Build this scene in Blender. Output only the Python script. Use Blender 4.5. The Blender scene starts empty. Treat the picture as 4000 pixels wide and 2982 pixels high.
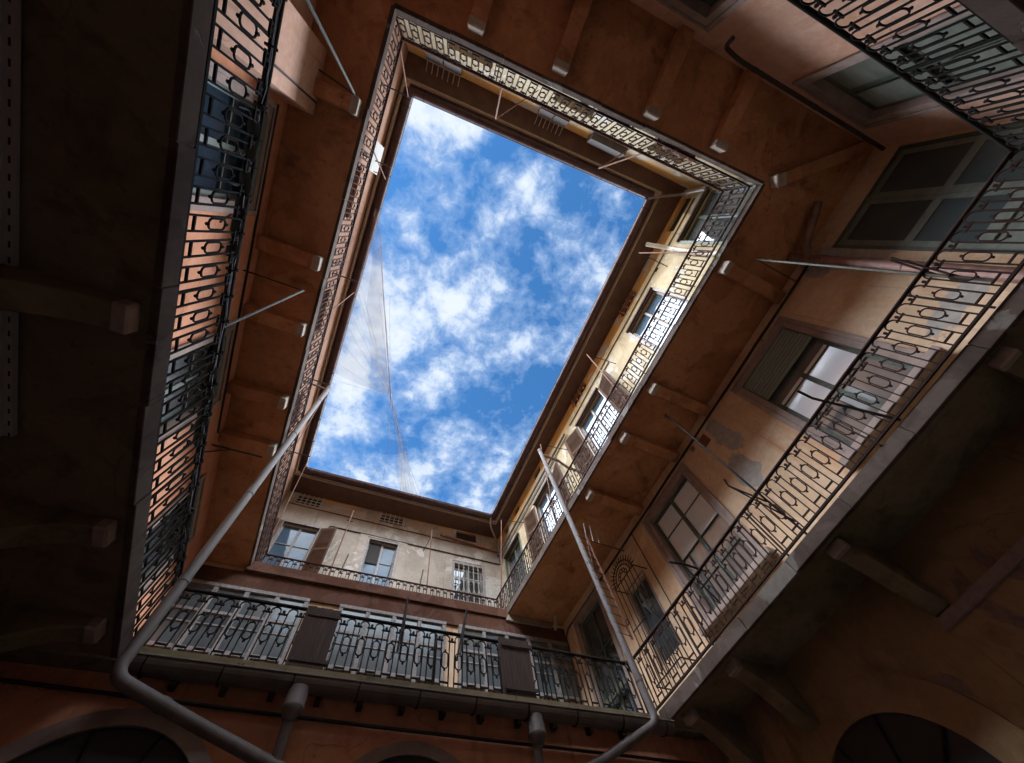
import bpy, bmesh, math, random
from mathutils import Vector, Matrix
random.seed(7)
PI = math.pi
sc = bpy.context.scene
COL = sc.collection

# ------------------------------------------------------------------ frames of the four court walls
AZ = dict(l=0.0, r=-0.0338, t=1.60396, b=1.57714)
SG = dict(l=-1, r=1, t=1, b=-1)
DIR = {s: (math.sin(a), math.cos(a)) for s, a in AZ.items()}
OUT = {s: (DIR[s][1]*SG[s], -DIR[s][0]*SG[s]) for s in AZ}      # pointing away from the court
GZ = -1.6
ZE = 15.15
def P(s, u, d, z):
    D, O = DIR[s], OUT[s]
    return Vector((u*D[0]+d*O[0], u*D[1]+d*O[1], z))
def corner(s1, d1, s2, d2):
    a, b = OUT[s1], OUT[s2]
    det = a[0]*b[1]-a[1]*b[0]
    return Vector(((d1*b[1]-a[1]*d2)/det, (a[0]*d2-d1*b[0])/det, 0))
def UD(s, x, y):
    D, O = DIR[s], OUT[s]
    return x*D[0]+y*D[1], x*O[0]+y*O[1]

# ------------------------------------------------------------------ objects and tags
def tag(o, label=None, cat=None, group=None, kind=None):
    if label: o['label'] = label
    if cat: o['category'] = cat
    if group: o['group'] = group
    if kind: o['kind'] = kind
    return o
def worldloc(o):
    v = Vector((0, 0, 0))
    while o is not None:
        v += o.location; o = o.parent
    return v
def thing(name, loc, label, cat, group=None):
    o = bpy.data.objects.new(name, None); COL.objects.link(o)
    o.location = loc; o.empty_display_size = .2
    return tag(o, label, cat, group)

class MB:
    """collects polygons in world coordinates, then links them as one mesh object"""
    def __init__(s): s.v = []; s.f = []; s.smooth = []
    def add(s, vs, fs, smooth=False):
        n = len(s.v); s.v += [tuple(v) for v in vs]
        s.f += [tuple(i+n for i in f) for f in fs]; s.smooth += [smooth]*len(fs)
        return s
    def quad(s, a, b, c, d): return s.add([a, b, c, d], [(0, 1, 2, 3)])
    def hexa(s, lo, hi):
        n = len(lo)
        fs = [tuple(range(n))[::-1], tuple(range(n, 2*n))]
        fs += [(i, (i+1) % n, n+(i+1) % n, n+i) for i in range(n)]
        return s.add(list(lo)+list(hi), fs)
    def box(s, side, u0, u1, d0, d1, z0, z1):
        q = [(u0, d0), (u1, d0), (u1, d1), (u0, d1)]
        return s.hexa([P(side, u, d, z0) for u, d in q], [P(side, u, d, z1) for u, d in q])
    def tube(s, pts, r, n=8, closed=False, caps=True):
        pts = [Vector(p) for p in pts]; N = len(pts)
        rs = r if isinstance(r, (list, tuple)) else [r]*N
        rings = []; prev = None
        for i, p in enumerate(pts):
            if closed: t = pts[(i+1) % N]-pts[i-1]
            else: t = pts[min(i+1, N-1)]-pts[max(i-1, 0)]
            if t.length < 1e-9: t = Vector((0, 0, 1))
            t.normalize()
            if prev is None:
                a = Vector((0, 0, 1)) if abs(t.z) < .9 else Vector((1, 0, 0))
                x = t.cross(a).normalized()
            else:
                x = (prev-t*prev.dot(t))
                x = x.normalized() if x.length > 1e-6 else t.orthogonal().normalized()
            prev = x; y = t.cross(x)
            rings.append([p+(x*math.cos(2*PI*k/n+PI/4)+y*math.sin(2*PI*k/n+PI/4))*rs[i] for k in range(n)])
        vs = [v for rg in rings for v in rg]; fs = []
        M = N if closed else N-1
        for i in range(M):
            j = (i+1) % N
            for k in range(n):
                fs.append((i*n+k, i*n+(k+1) % n, j*n+(k+1) % n, j*n+k))
        s.add(vs, fs, n > 4)
        if caps and not closed:
            s.add(rings[0], [tuple(range(n))[::-1]]); s.add(rings[-1], [tuple(range(n))])
        return s
    def prism(s, side, prof, u0, u1):
        """profile of (d, z) points extruded along u"""
        return s.hexa([P(side, u0, d, z) for d, z in prof], [P(side, u1, d, z) for d, z in prof])
    def build(s, name, mat, parent=None, bevel=0):
        o3 = worldloc(parent) if parent is not None else Vector((0, 0, 0))
        me = bpy.data.meshes.new(name)
        me.from_pydata([tuple(Vector(v)-o3) for v in s.v], [], s.f)
        me.polygons.foreach_set('use_smooth', s.smooth)
        bm = bmesh.new(); bm.from_mesh(me)
        bmesh.ops.recalc_face_normals(bm, faces=bm.faces); bm.to_mesh(me); bm.free()
        me.materials.append(mat)
        o = bpy.data.objects.new(name, me); COL.objects.link(o)
        if parent is not None: o.parent = parent
        if bevel:
            b = o.modifiers.new('bevel', 'BEVEL'); b.width = bevel; b.segments = 1; b.limit_method = 'ANGLE'
        return o

# ------------------------------------------------------------------ materials
def mat(name):
    m = bpy.data.materials.new(name); m.use_nodes = True
    nt = m.node_tree; b = nt.nodes['Principled BSDF']
    return m, nt, b
def N(nt, t, **kw):
    n = nt.nodes.new(t)
    for k, v in kw.items():
        if k in n.inputs.keys(): n.inputs[k].default_value = v
        else: setattr(n, k, v)
    return n
def pos(nt): return nt.nodes.new('ShaderNodeNewGeometry').outputs['Position']
def noise(nt, scale, detail=4, rough=.6, vec=None, stretch=None, dist=0):
    n = N(nt, 'ShaderNodeTexNoise'); n.inputs['Scale'].default_value = scale
    n.inputs['Detail'].default_value = detail; n.inputs['Roughness'].default_value = rough
    n.inputs['Distortion'].default_value = dist
    v = vec if vec is not None else pos(nt)
    if stretch:
        mp = N(nt, 'ShaderNodeMapping'); mp.inputs['Scale'].default_value = stretch
        nt.links.new(v, mp.inputs['Vector']); v = mp.outputs[0]
    nt.links.new(v, n.inputs['Vector'])
    return n.outputs['Fac']
def ramp(nt, fac, stops):
    r = N(nt, 'ShaderNodeValToRGB'); e = r.color_ramp.elements
    while len(e) < len(stops): e.new(.5)
    for i, (p, c) in enumerate(stops):
        e[i].position = p; e[i].color = (*c, 1) if len(c) == 3 else c
    nt.links.new(fac, r.inputs[0]); return r.outputs[0]
def step(nt, fac, a, b): return ramp(nt, fac, [(a, (0, 0, 0)), (b, (1, 1, 1))])
def mix(nt, f, a, b, mode='MIX'):
    m = N(nt, 'ShaderNodeMix', data_type='RGBA', blend_type=mode)
    for s, v in ((m.inputs[0], f), (m.inputs[6], a), (m.inputs[7], b)):
        if hasattr(v, 'links'): nt.links.new(v, s)
        elif isinstance(v, (int, float)): s.default_value = v
        else: s.default_value = (*v, 1)
    return m.outputs[2]
def math_(nt, op, a, b=0):
    m = N(nt, 'ShaderNodeMath', operation=op)
    for s, v in ((m.inputs[0], a), (m.inputs[1], b)):
        if hasattr(v, 'links'): nt.links.new(v, s)
        else: s.default_value = v
    return m.outputs[0]
def bump(nt, b, fac, strength, dist=.02):
    n = N(nt, 'ShaderNodeBump'); n.inputs['Strength'].default_value = strength; n.inputs['Distance'].default_value = dist
    nt.links.new(fac, n.inputs['Height']); nt.links.new(n.outputs[0], b.inputs['Normal'])

def plaster(name, base, light, dark, patch=None, pt=(.64, .67), streak=.6, band=None, spots=()):
    """lime plaster: two tones, rain streaks, flaked patches; band = (z0, z1, colour) painted or stained band; spots = flaked places"""
    m, nt, b = mat(name)
    p = pos(nt)
    c = mix(nt, ramp(nt, noise(nt, .55, 6, .62), [(.35, (0, 0, 0)), (.68, (1, 1, 1))]), base, light)
    st = noise(nt, 1.1, 6, .65, stretch=(1.6, 1.6, .22), dist=.4)
    c = mix(nt, math_(nt, 'MULTIPLY', step(nt, st, .52, .72), streak), c, dark)
    wash = noise(nt, .75, 9, .6, dist=.8)
    c = mix(nt, math_(nt, 'MULTIPLY', step(nt, wash, .515, .545), .38), c, tuple(min(1, x*1.12+.03) for x in light))
    drip = noise(nt, 3.2, 5, .6, stretch=(2.5, 2.5, .16), dist=.2)
    c = mix(nt, math_(nt, 'MULTIPLY', step(nt, drip, .60, .72), .45), c, tuple(x*.55 for x in dark))
    fine = noise(nt, 9, 8, .7)
    c = mix(nt, .35, c, ramp(nt, fine, [(.3, (.62, .62, .62)), (.7, (1.25, 1.25, 1.25))]), 'MULTIPLY')
    sx = N(nt, 'ShaderNodeSeparateXYZ'); nt.links.new(p, sx.inputs[0]); z = sx.outputs[2]
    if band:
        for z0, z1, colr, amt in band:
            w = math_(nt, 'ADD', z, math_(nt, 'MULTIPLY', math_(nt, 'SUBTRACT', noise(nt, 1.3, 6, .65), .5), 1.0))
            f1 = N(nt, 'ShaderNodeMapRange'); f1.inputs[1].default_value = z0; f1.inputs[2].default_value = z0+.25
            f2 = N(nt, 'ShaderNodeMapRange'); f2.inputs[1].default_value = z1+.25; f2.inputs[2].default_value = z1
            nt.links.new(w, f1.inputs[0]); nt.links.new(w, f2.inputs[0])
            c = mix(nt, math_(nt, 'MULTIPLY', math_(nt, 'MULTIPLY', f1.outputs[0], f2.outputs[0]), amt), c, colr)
    vo = N(nt, 'ShaderNodeTexVoronoi', feature='DISTANCE_TO_EDGE'); vo.inputs['Scale'].default_value = .55
    wv_ = N(nt, 'ShaderNodeVectorMath', operation='ADD'); nt.links.new(p, wv_.inputs[0])
    nz_ = N(nt, 'ShaderNodeTexNoise'); nz_.inputs['Scale'].default_value = 2.2; nz_.inputs['Detail'].default_value = 6; nt.links.new(p, nz_.inputs['Vector']); nt.links.new(nz_.outputs['Color'], wv_.inputs[1])
    nt.links.new(wv_.outputs[0], vo.inputs['Vector'])
    crack = math_(nt, 'MULTIPLY', math_(nt, 'LESS_THAN', vo.outputs['Distance'], .006), step(nt, noise(nt, .7, 3, .5), .56, .62))
    c = mix(nt, math_(nt, 'MULTIPLY', crack, .32), c, (dark[0]*.35, dark[1]*.35, dark[2]*.35))
    hgt = fine
    if patch:
        pn = noise(nt, .9, 7, .6, dist=.5)
        fp = step(nt, pn, *pt)
        for (sx_, sy_, sz_, rx, ry, rz) in spots:
            v = N(nt, 'ShaderNodeVectorMath', operation='SUBTRACT'); nt.links.new(p, v.inputs[0]); v.inputs[1].default_value = (sx_, sy_, sz_)
            v2 = N(nt, 'ShaderNodeVectorMath', operation='DIVIDE'); nt.links.new(v.outputs[0], v2.inputs[0]); v2.inputs[1].default_value = (rx, ry, rz)
            ln = N(nt, 'ShaderNodeVectorMath', operation='LENGTH'); nt.links.new(v2.outputs[0], ln.inputs[0])
            q = math_(nt, 'ADD', ln.outputs['Value'], math_(nt, 'MULTIPLY', math_(nt, 'SUBTRACT', noise(nt, 3, 7, .65), .5), 2.0))
            fp = math_(nt, 'MAXIMUM', fp, step(nt, math_(nt, 'SUBTRACT', 1.5, q), .49, .56))
        c = mix(nt, fp, c, mix(nt, .6, patch, ramp(nt, fine, [(.3, (.6, .6, .6)), (.7, (1.3, 1.3, 1.3))]), 'MULTIPLY'))
        hgt = math_(nt, 'SUBTRACT', math_(nt, 'MULTIPLY', fine, .35), math_(nt, 'MULTIPLY', fp, .8))
    nt.links.new(c, b.inputs['Base Color'])
    b.inputs['Roughness'].default_value = .9; b.inputs['Specular IOR Level'].default_value = .2
    bump(nt, b, hgt, .45, .02)
    return m
def simple(name, c1, c2, rough=.6, metal=0, scale=6, bs=.2, stretch=None, spec=.4):
    m, nt, b = mat(name)
    f = noise(nt, scale, 6, .65, stretch=stretch)
    c = ramp(nt, f, [(.32, c1), (.68, c2)])
    nt.links.new(c, b.inputs['Base Color'])
    nt.links.new(ramp(nt, f, [(.3, (rough*.8,)*3), (.7, (min(1, rough*1.15),)*3)]), b.inputs['Roughness'])
    b.inputs['Metallic'].default_value = metal; b.inputs['Specular IOR Level'].default_value = spec
    bump(nt, b, f, bs, .01)
    return m
def slatted(name, c1, c2, period, rough=.6):
    """louvres: ridges stacked in height"""
    m, nt, b = mat(name)
    sx = N(nt, 'ShaderNodeSeparateXYZ'); nt.links.new(pos(nt), sx.inputs[0])
    w = math_(nt, 'FRACT', math_(nt, 'DIVIDE', sx.outputs[2], period))
    c = mix(nt, noise(nt, 5, 6, .7), c1, c2)
    nt.links.new(c, b.inputs['Base Color']); b.inputs['Roughness'].default_value = rough
    bump(nt, b, w, 1.0, period*.6)
    return m
def glass(name, tint, metal=.35, rough=.03, wav=.12, ior=1.8):
    m, nt, b = mat(name)
    c = mix(nt, ramp(nt, noise(nt, 1.4, 5, .6), [(.35, (0, 0, 0)), (.7, (1, 1, 1))]), tint, tuple(min(1, x*1.35) for x in tint))
    nt.links.new(c, b.inputs['Base Color'])
    b.inputs['Metallic'].default_value = metal; b.inputs['Roughness'].default_value = rough
    b.inputs['Specular IOR Level'].default_value = 1.0; b.inputs['IOR'].default_value = ior
    bump(nt, b, noise(nt, 1.6, 2, .5), wav, .03)
    return m

M = {}
M['orange_wall'] = plaster('orange plaster', (.58, .38, .23), (.68, .49, .33), (.56, .27, .12), (.40, .36, .32), (.71, .725), .8,
    spots=[(6.97, -2.35, 7.45, .5, .45, .3), (6.97, -2.6, 7.05, .5, .25, .8), (6.95, 1.75, 7.1, .5, .22, .7), (6.95, 2.05, 6.1, .5, .25, .55), (6.95, -1.9, 4.9, .5, .5, .22)])
M['left_wall'] = plaster('rusty orange plaster', (.60, .25, .14), (.70, .34, .20), (.46, .17, .07), (.45, .33, .25), (.76, .78), .5)
M['pink_wall'] = plaster('pinkish plaster', (.56, .33, .23), (.62, .38, .28), (.54, .26, .12), (.42, .33, .27), (.75, .77), .7)
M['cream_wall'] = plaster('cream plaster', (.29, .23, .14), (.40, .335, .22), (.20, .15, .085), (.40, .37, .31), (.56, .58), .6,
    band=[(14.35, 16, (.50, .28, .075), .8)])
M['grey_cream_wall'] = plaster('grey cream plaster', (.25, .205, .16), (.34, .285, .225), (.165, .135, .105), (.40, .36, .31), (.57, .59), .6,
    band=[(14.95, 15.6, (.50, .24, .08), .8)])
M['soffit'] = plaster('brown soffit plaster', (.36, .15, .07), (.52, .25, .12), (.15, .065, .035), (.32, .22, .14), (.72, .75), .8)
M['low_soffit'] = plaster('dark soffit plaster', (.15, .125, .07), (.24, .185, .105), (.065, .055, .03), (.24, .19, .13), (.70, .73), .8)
M['band'] = plaster('red brown band darkened for shade', (.075, .030, .017), (.115, .048, .026), (.04, .02, .012), (.3, .18, .1), (.74, .76), .6)  # soffit shade over the gallery is put into this colour
M['eave'] = simple('brown eave boards', (.060, .032, .021), (.115, .062, .040), .85, scale=2.5)
M['stone'] = plaster('weathered edge stone', (.068, .043, .032), (.12, .085, .065), (.035, .022, .016), (.17, .145, .12), (.60, .62), .8)
M['stone_dark'] = simple('sooty stone', (.22, .16, .135), (.36, .27, .23), .85, scale=4, bs=.5)
M['nose_stone'] = simple('pale bracket stone', (.30, .24, .19), (.43, .35, .29), .85, scale=7, bs=.5)
M['trim_light'] = simple('pale eave lath', (.24, .20, .14), (.36, .31, .22), .7, scale=8)
M['iron'] = simple('rusty wrought iron', (.018, .009, .007), (.050, .024, .017), .85, 0, 30, .3, spec=.15)
M['iron_dark'] = simple('black wrought iron', (.010, .009, .008), (.028, .023, .02), .85, 0, 30, .3, spec=.15)
M['rust_pole'] = simple('rusty pole', (.10, .04, .02), (.19, .08, .04), .85, 0, 20)
M['grey_pole'] = simple('greenish grey pole', (.075, .08, .06), (.13, .13, .10), .75, 0, 15)
M['gutter'] = simple('dark brown sheet metal', (.040, .022, .024), (.075, .042, .040), .38, .45, 3, .15)
M['pipe'] = simple('grey painted downpipe', (.12, .10, .09), (.20, .17, .155), .65, .1, 3, .35, stretch=(3, 3, .6))
M['pipe_white'] = simple('off white pipe', (.30, .265, .21), (.42, .375, .30), .5, 0, 6)
M['pipe_rusty'] = simple('rusty brown pipe', (.15, .075, .06), (.33, .18, .14), .5, .2, 4, .4)
M['green_frame'] = simple('dark green window paint', (.045, .06, .045), (.10, .12, .09), .55, 0, 14, .3)
M['green_shutter'] = simple('faded green door paint', (.10, .115, .095), (.19, .20, .165), .6, 0, 2.2, .2, stretch=(1, 1, 3))
M['white_frame'] = simple('flaking white paint', (.14, .12, .11), (.30, .265, .245), .6, 0, 14, .3)
M['brown_shutter'] = slatted('brown louvred shutter', (.13, .075, .05), (.24, .15, .10), .06)
M['dark_shutter'] = slatted('blackened louvred shutter', (.04, .045, .04), (.08, .085, .075), .06)
M['blind'] = slatted('grey green roller blind', (.22, .25, .21), (.33, .36, .30), .05)
M['reed'] = simple('dark brown board', (.035, .022, .018), (.09, .055, .042), .85, 0, 5, .6, stretch=(8, 8, .5))
M['white_frame2'] = M['white_frame']
M['dado'] = simple('brown brick dado', (.12, .065, .04), (.22, .12, .07), .9, 0, 8, .6)
M['pane_grey'] = glass('grey window glass', (.26, .28, .29), .6, .03, .05)
M['pane_dark'] = glass('dark window glass', (.07, .08, .085), .3)
M['pane_blue'] = glass('bluish window glass', (.05, .08, .11), .03, .04, .15, 1.3)
M['pane_sky'] = glass('glass tinted as reflected blue sky', (.16, .36, .60), .9, .03, .03)  # blue of the reflected sky is put into the tint
M['pane_bright'] = glass('glass with painted sky reflection', (.74, .86, .98), .10, .10, .1)  # pale tint painted in place of a sky reflection
M['pane_gallery'] = glass('dull gallery glass', (.09, .105, .11), .15, .12)
M['curtain'] = simple('pale curtain', (.42, .46, .5), (.6, .64, .66), .8, 0, 4)
M['dark'] = simple('painted interior darkness', (.012, .01, .009), (.03, .025, .02), .95)  # near-black colour standing in for unlit depth
M['tile'] = simple('clay roof tiles', (.30, .13, .07), (.45, .22, .12), .85, 0, 8, .6)
M['ground'] = simple('grey cobbles', (.26, .245, .215), (.38, .36, .32), .9, 0, 9, .8)
M['arch_door'] = simple('black brown door boards', (.018, .016, .018), (.045, .035, .034), .7, 0, 4, .4)
M['white_sheet'] = simple('white canvas', (.30, .28, .25), (.40, .38, .34), .85, 0, 3)
M['cable'] = simple('black cable', (.02, .014, .012), (.05, .032, .026), .7)
M['vent_iron'] = simple('grey iron', (.3, .28, .26), (.45, .43, .4), .6, .2)
M['white_iron'] = simple('white painted iron', (.22, .20, .17), (.33, .30, .26), .6)
M['rust_plate'] = simple('rust red plate', (.14, .06, .04), (.24, .10, .06), .7, .1, 9)
m, nt, b = mat('perforated tray')
sx = N(nt, 'ShaderNodeSeparateXYZ'); nt.links.new(pos(nt), sx.inputs[0])
sl_ = math_(nt, 'MULTIPLY', math_(nt, 'LESS_THAN', math_(nt, 'FRACT', math_(nt, 'MULTIPLY', sx.outputs[1], 8.3)), .4), math_(nt, 'LESS_THAN', math_(nt, 'ABSOLUTE', math_(nt, 'ADD', sx.outputs[0], 3.062)), .008))
nt.links.new(mix(nt, sl_, mix(nt, noise(nt, 4, 6, .7), (.30, .29, .27), (.48, .46, .43)), (.01, .01, .01)), b.inputs['Base Color']); b.inputs['Roughness'].default_value = .7
M['galv'] = m
M['pane_dusty'] = glass('dusty dark pane', (.045, .06, .06), .05, .25, .2, 1.5)
M['vent_box'] = simple('dull grey box', (.055, .048, .042), (.10, .09, .08), .8, 0, 5)
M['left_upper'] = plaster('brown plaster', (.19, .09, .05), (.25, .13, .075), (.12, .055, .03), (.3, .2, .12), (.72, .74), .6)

# ------------------------------------------------------------------ camera
cam = bpy.data.cameras.new('camera'); co = bpy.data.objects.new('camera', cam); COL.objects.link(co)
R = Matrix(((0.91675991, -0.38148322, -0.11841372), (0.31929484, 0.87800195, -0.35659976), (0.2400043, 0.28910747, 0.92672261)))
right, down, fwd = R[0], R[1], R[2]
mw = Matrix.Identity(4)
for i in range(3):
    mw[i][0] = right[i]; mw[i][1] = -down[i]; mw[i][2] = -fwd[i]
co.matrix_world = mw
cam.sensor_width = 36; cam.sensor_fit = 'HORIZONTAL'; cam.lens = 1493.29/4000*36
cam.clip_start = .05; cam.clip_end = 3000
sc.camera = co

# ------------------------------------------------------------------ walls with real openings
def wall_mesh(side, D, u0, u1, z0, z1, holes, th=.55, rev=.26):
    mb = MB()
    us = sorted({u0, u1, *[h[0] for h in holes], *[h[1] for h in holes]})
    zs = sorted({z0, z1, *[h[2] for h in holes], *[h[3] for h in holes]})
    us = [u for u in us if u0 <= u <= u1]; zs = [z for z in zs if z0 <= z <= z1]
    for i in range(len(us)-1):
        for j in range(len(zs)-1):
            uc, zc = (us[i]+us[i+1])/2, (zs[j]+zs[j+1])/2
            if any(h[0] < uc < h[1] and h[2] < zc < h[3] for h in holes): continue
            mb.quad(P(side, us[i], D, zs[j]), P(side, us[i+1], D, zs[j]), P(side, us[i+1], D, zs[j+1]), P(side, us[i], D, zs[j+1]))
    for a, b, c, d in holes:
        q = [(a, c), (b, c), (b, d), (a, d)]
        for k in range(4):
            (ua, za), (ub, zb) = q[k], q[(k+1) % 4]
            mb.quad(P(side, ua, D, za), P(side, ub, D, zb), P(side, ub, D+rev, zb), P(side, ua, D+rev, za))
        mb.quad(*[P(side, u, D+rev, z) for u, z in q])
    q = [(u0, z0), (u1, z0), (u1, z1), (u0, z1)]
    mb.quad(*[P(side, u, D+th, z) for u, z in q])
    for k in range(4):
        (ua, za), (ub, zb) = q[k], q[(k+1) % 4]
        mb.quad(P(side, ua, D, za), P(side, ub, D, zb), P(side, ub, D+th, zb), P(side, ua, D+th, za))
    return mb
def fill(side, W, D, cells, depth=.12):
    for a, b, c, d in cells: MB().box(side, a-.01, b+.01, D+depth, D+depth+.02, c-.01, d+.01).build('dark_hole_sheet', M['dark'], W)  # dark sheet in each hole stands in for the shade inside

def sash(side, par, D, a, b, z0, z1, nu, rows, frame, pane, back=.14, w=.07, leaf=True, thin=.028):
    """wooden sash set in an opening: outer frame, meeting stile, glazing bars, panes"""
    f = MB(); d0, d1 = D+back-.035, D+back+.035
    f.box(side, a, a+w, d0, d1, z0, z1); f.box(side, b-w, b, d0, d1, z0, z1)
    f.box(side, a+w, b-w, d0, d1, z1-w, z1); f.box(side, a+w, b-w, d0, d1, z0, z0+w)
    for i in range(1, nu):
        c = a+w+(b-a-2*w)*i/nu
        hw = w*.62 if (leaf and i*2 == nu) else thin/2
        f.box(side, c-hw, c+hw, d0-.006, d1-.006, z0+w, z1-w)
    for z in rows:
        f.box(side, a+w, b-w, d0+.012, d1-.012, z-thin/2, z+thin/2)
    f.build('sash', frame, par)
    MB().box(side, a+w*.5, b-w*.5, D+back+.005, D+back+.015, z0+w*.5, z1-w*.5).build('pane', pane, par)

def bright_panes(side, par, D, cells, z0, z1, back=.14):
    for a, b in cells: MB().box(side, a, b, D+back-.006, D+back+.001, z0, z1).build('pane', M['pane_bright'], par)
def surround(side, D, u0, u1, z0, z1, w=.17, pr=.035, sill=True):
    """stone architrave standing proud of the wall; outer size given"""
    m = MB()
    m.box(side, u0, u0+w+.004, D-pr, D+.24, z0, z1); m.box(side, u1-w-.004, u1, D-pr, D+.24, z0, z1)
    m.box(side, u0+w+.004, u1-w-.004, D-pr, D+.24, z1-w-.004, z1)
    m.box(side, u0-.03, u0+w*.35, D-pr-.03, D-pr, z0, z1+.03); m.box(side, u1-w*.35, u1+.03, D-pr-.03, D-pr, z0, z1+.03)
    m.box(side, u0+w*.35, u1-w*.35, D-pr-.03, D-pr, z1-.02, z1+.03)
    return m
def shutter_leaf(side, par, D, uh, w, z0, z1, ang, m_, label=None):
    """louvred leaf hinged at uh, opened by ang radians from closed (w signed along u)"""
    mb = MB(); c, s_ = math.cos(ang), math.sin(ang)
    def Q(a, b, z): return P(side, uh+w*a*c+(.04*b*s_)*(1 if w > 0 else -1), D-abs(w)*a*s_-.03-.04*b*c, z)
    def bx(a0, a1, b0, b1, za, zb):
        q = [(a0, b0), (a1, b0), (a1, b1), (a0, b1)]
        mb.hexa([Q(a, b, za) for a, b in q], [Q(a, b, zb) for a, b in q])
    bx(0, .13, 0, 1, z0, z1); bx(.87, 1, 0, 1, z0, z1)
    n = max(2, int((z1-z0)/1.0))
    for k in range(n+1):
        zz = z0+(z1-z0-.09)*k/n; bx(.13, .87, .1, .9, zz, zz+.09)
    for k in range(n):
        za = z0+(z1-z0-.09)*k/n+.09; zb = z0+(z1-z0-.09)*(k+1)/n
        z = za+.01
        while z < zb-.03:
            q = [(.13, .15), (.87, .15), (.87, .85), (.13, .85)]
            mb.hexa([Q(a, b, z+(.03 if b < .5 else 0)) for a, b in q], [Q(a, b, z+.012+(.03 if b < .5 else 0)) for a, b in q])
            z += .055
    return mb.build('shutter', m_, par)

def wing(name, label, side, u0, u1, D):
    return thing('building_wing', P(side, (u0+u1)/2, D, GZ), label, 'building', 'wings of the courtyard building')

DL, DR, DT, DB0, DB = 3.40, 6.97, 4.50, 9.48, 12.9
WL = wing('l', 'rusty orange courtyard wing with narrow balconies, behind the row of blue-paned windows', 'l', -5, 13, DL)
WR = wing('r', 'tall orange and sunlit cream courtyard wing with stone framed windows and deep balconies', 'r', -5, 13, DR)
WT = wing('t', 'courtyard wing with pinkish lower wall and cream strip under the eaves, facing the glazed gallery', 't', -4, 8, DT)
WB = wing('b', 'grey cream courtyard wing over a glazed gallery and an arched ground floor', 'b', -4, 8, DB)

# ================================================================== RIGHT WING
holes = []
def win_stone(side, W, D, o0, o1, z0, z1, nu, rows, pane, frame=None, iw=.17, sillz=None, blind=None, lab=None):
    w = surround(side, D, o0, o1, z0, z1).build('window', M['stone_dark'], W, .006)
    if lab: w['label'] = lab
    a, b, c, d = o0+iw, o1-iw, z0, z1-iw
    sash(side, w, D, a, b, c, d, nu, rows, frame or M['green_frame'], pane)
    MB().box(side, o0-.14, o1+.14, D-.20, D+.02, z0-.13, z0).build('sill', M['stone_dark'], w, .01)
    if blind:
        m = MB(); z = d-.01
        while z > blind:
            m.box(side, a+.02, b-.02, D+.03, D+.06, z-.058, z); z -= .082
        m.build('blind', M['blind'], w)
    return w, (a, b, c, d)
# first floor
w, h = win_stone('r', WR, DR, -1.29, .57, 4.66, 7.58, 2, (5.62, 6.35), M['pane_grey'], blind=6.70, lab='stone framed window with its grey roller blind half down'); holes.append(h)
bright_panes('r', w, DR, ((-1.04, -.41), (-.31, .32)), 5.75, 6.45)
w, h = win_stone('r', WR, DR, 2.72, 4.62, 4.72, 7.60, 2, (5.43, 6.13, 6.82), M['pane_grey'], lab='stone framed window with dark green bars and eight panes'); holes.append(h)
bright_panes('r', w, DR, ((2.97, 3.62), (3.72, 4.37)), 6.15, 7.35)
# tall faded shutter doors next to the corner
a, b, c, d = -4.84, -2.96, 3.70, 7.44
w = MB()
w.box('r', a-.06, a, DR-.02, DR+.06, c, d); w.box('r', b, b+.06, DR-.02, DR+.06, c, d); w.box('r', a-.06, b+.06, DR-.02, DR+.06, d, d+.06)
w = w.build('door', M['green_frame'], WR); w['label'] = 'tall faded green double door beside the corner'
lf = MB()
for k in range(2):
    x0 = a+(b-a)/2*k; x1 = x0+(b-a)/2
    lf.box('r', x0+.01, x1-.01, DR+.03, DR+.07, c, d)
    for zz0, zz1 in ((c, c+.14), (5.05, 5.22), (6.1, 6.24), (d-.12, d)):
        lf.box('r', x0+.11, x1-.11, DR+.005, DR+.03, zz0, zz1)
    lf.box('r', x0+.01, x0+.11, DR+.0, DR+.03, c, d); lf.box('r', x1-.11, x1-.01, DR+.0, DR+.03, c, d)
lf.box('r', (a+b)/2-.03, (a+b)/2+.03, DR-.02, DR-.002, c, d)
lf.build('door_leaf', M['green_shutter'], w)
for k in range(2):
    x0 = a+(b-a)/2*k; x1 = x0+(b-a)/2
    for zz0, zz1 in ((5.22, 6.1), (6.24, d-.12)):
        MB().box('r', x0+.11, x1-.11, DR+.018, DR+.029, zz0, zz1).build('pane', M['pane_dusty'], w)
holes.append((a, b, c, d))
# door near the far corner
w = surround('r', DR, 7.14, 8.56, 3.70, 7.68, .13).build('door', M['stone_dark'], WR, .006)
w['label'] = 'tall glazed door behind the downpipe'
sash('r', w, DR, 7.27, 8.43, 3.70, 7.55, 2, (4.6, 5.5, 6.5), M['green_frame'], M['pane_dark']); holes.append((7.27, 8.43, 3.70, 7.55))
MB().box('r', 7.3, 8.4, DR-.02, DR+.04, 5.35, 5.47).build('door_bar', M['grey_pole'], w)
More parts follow.
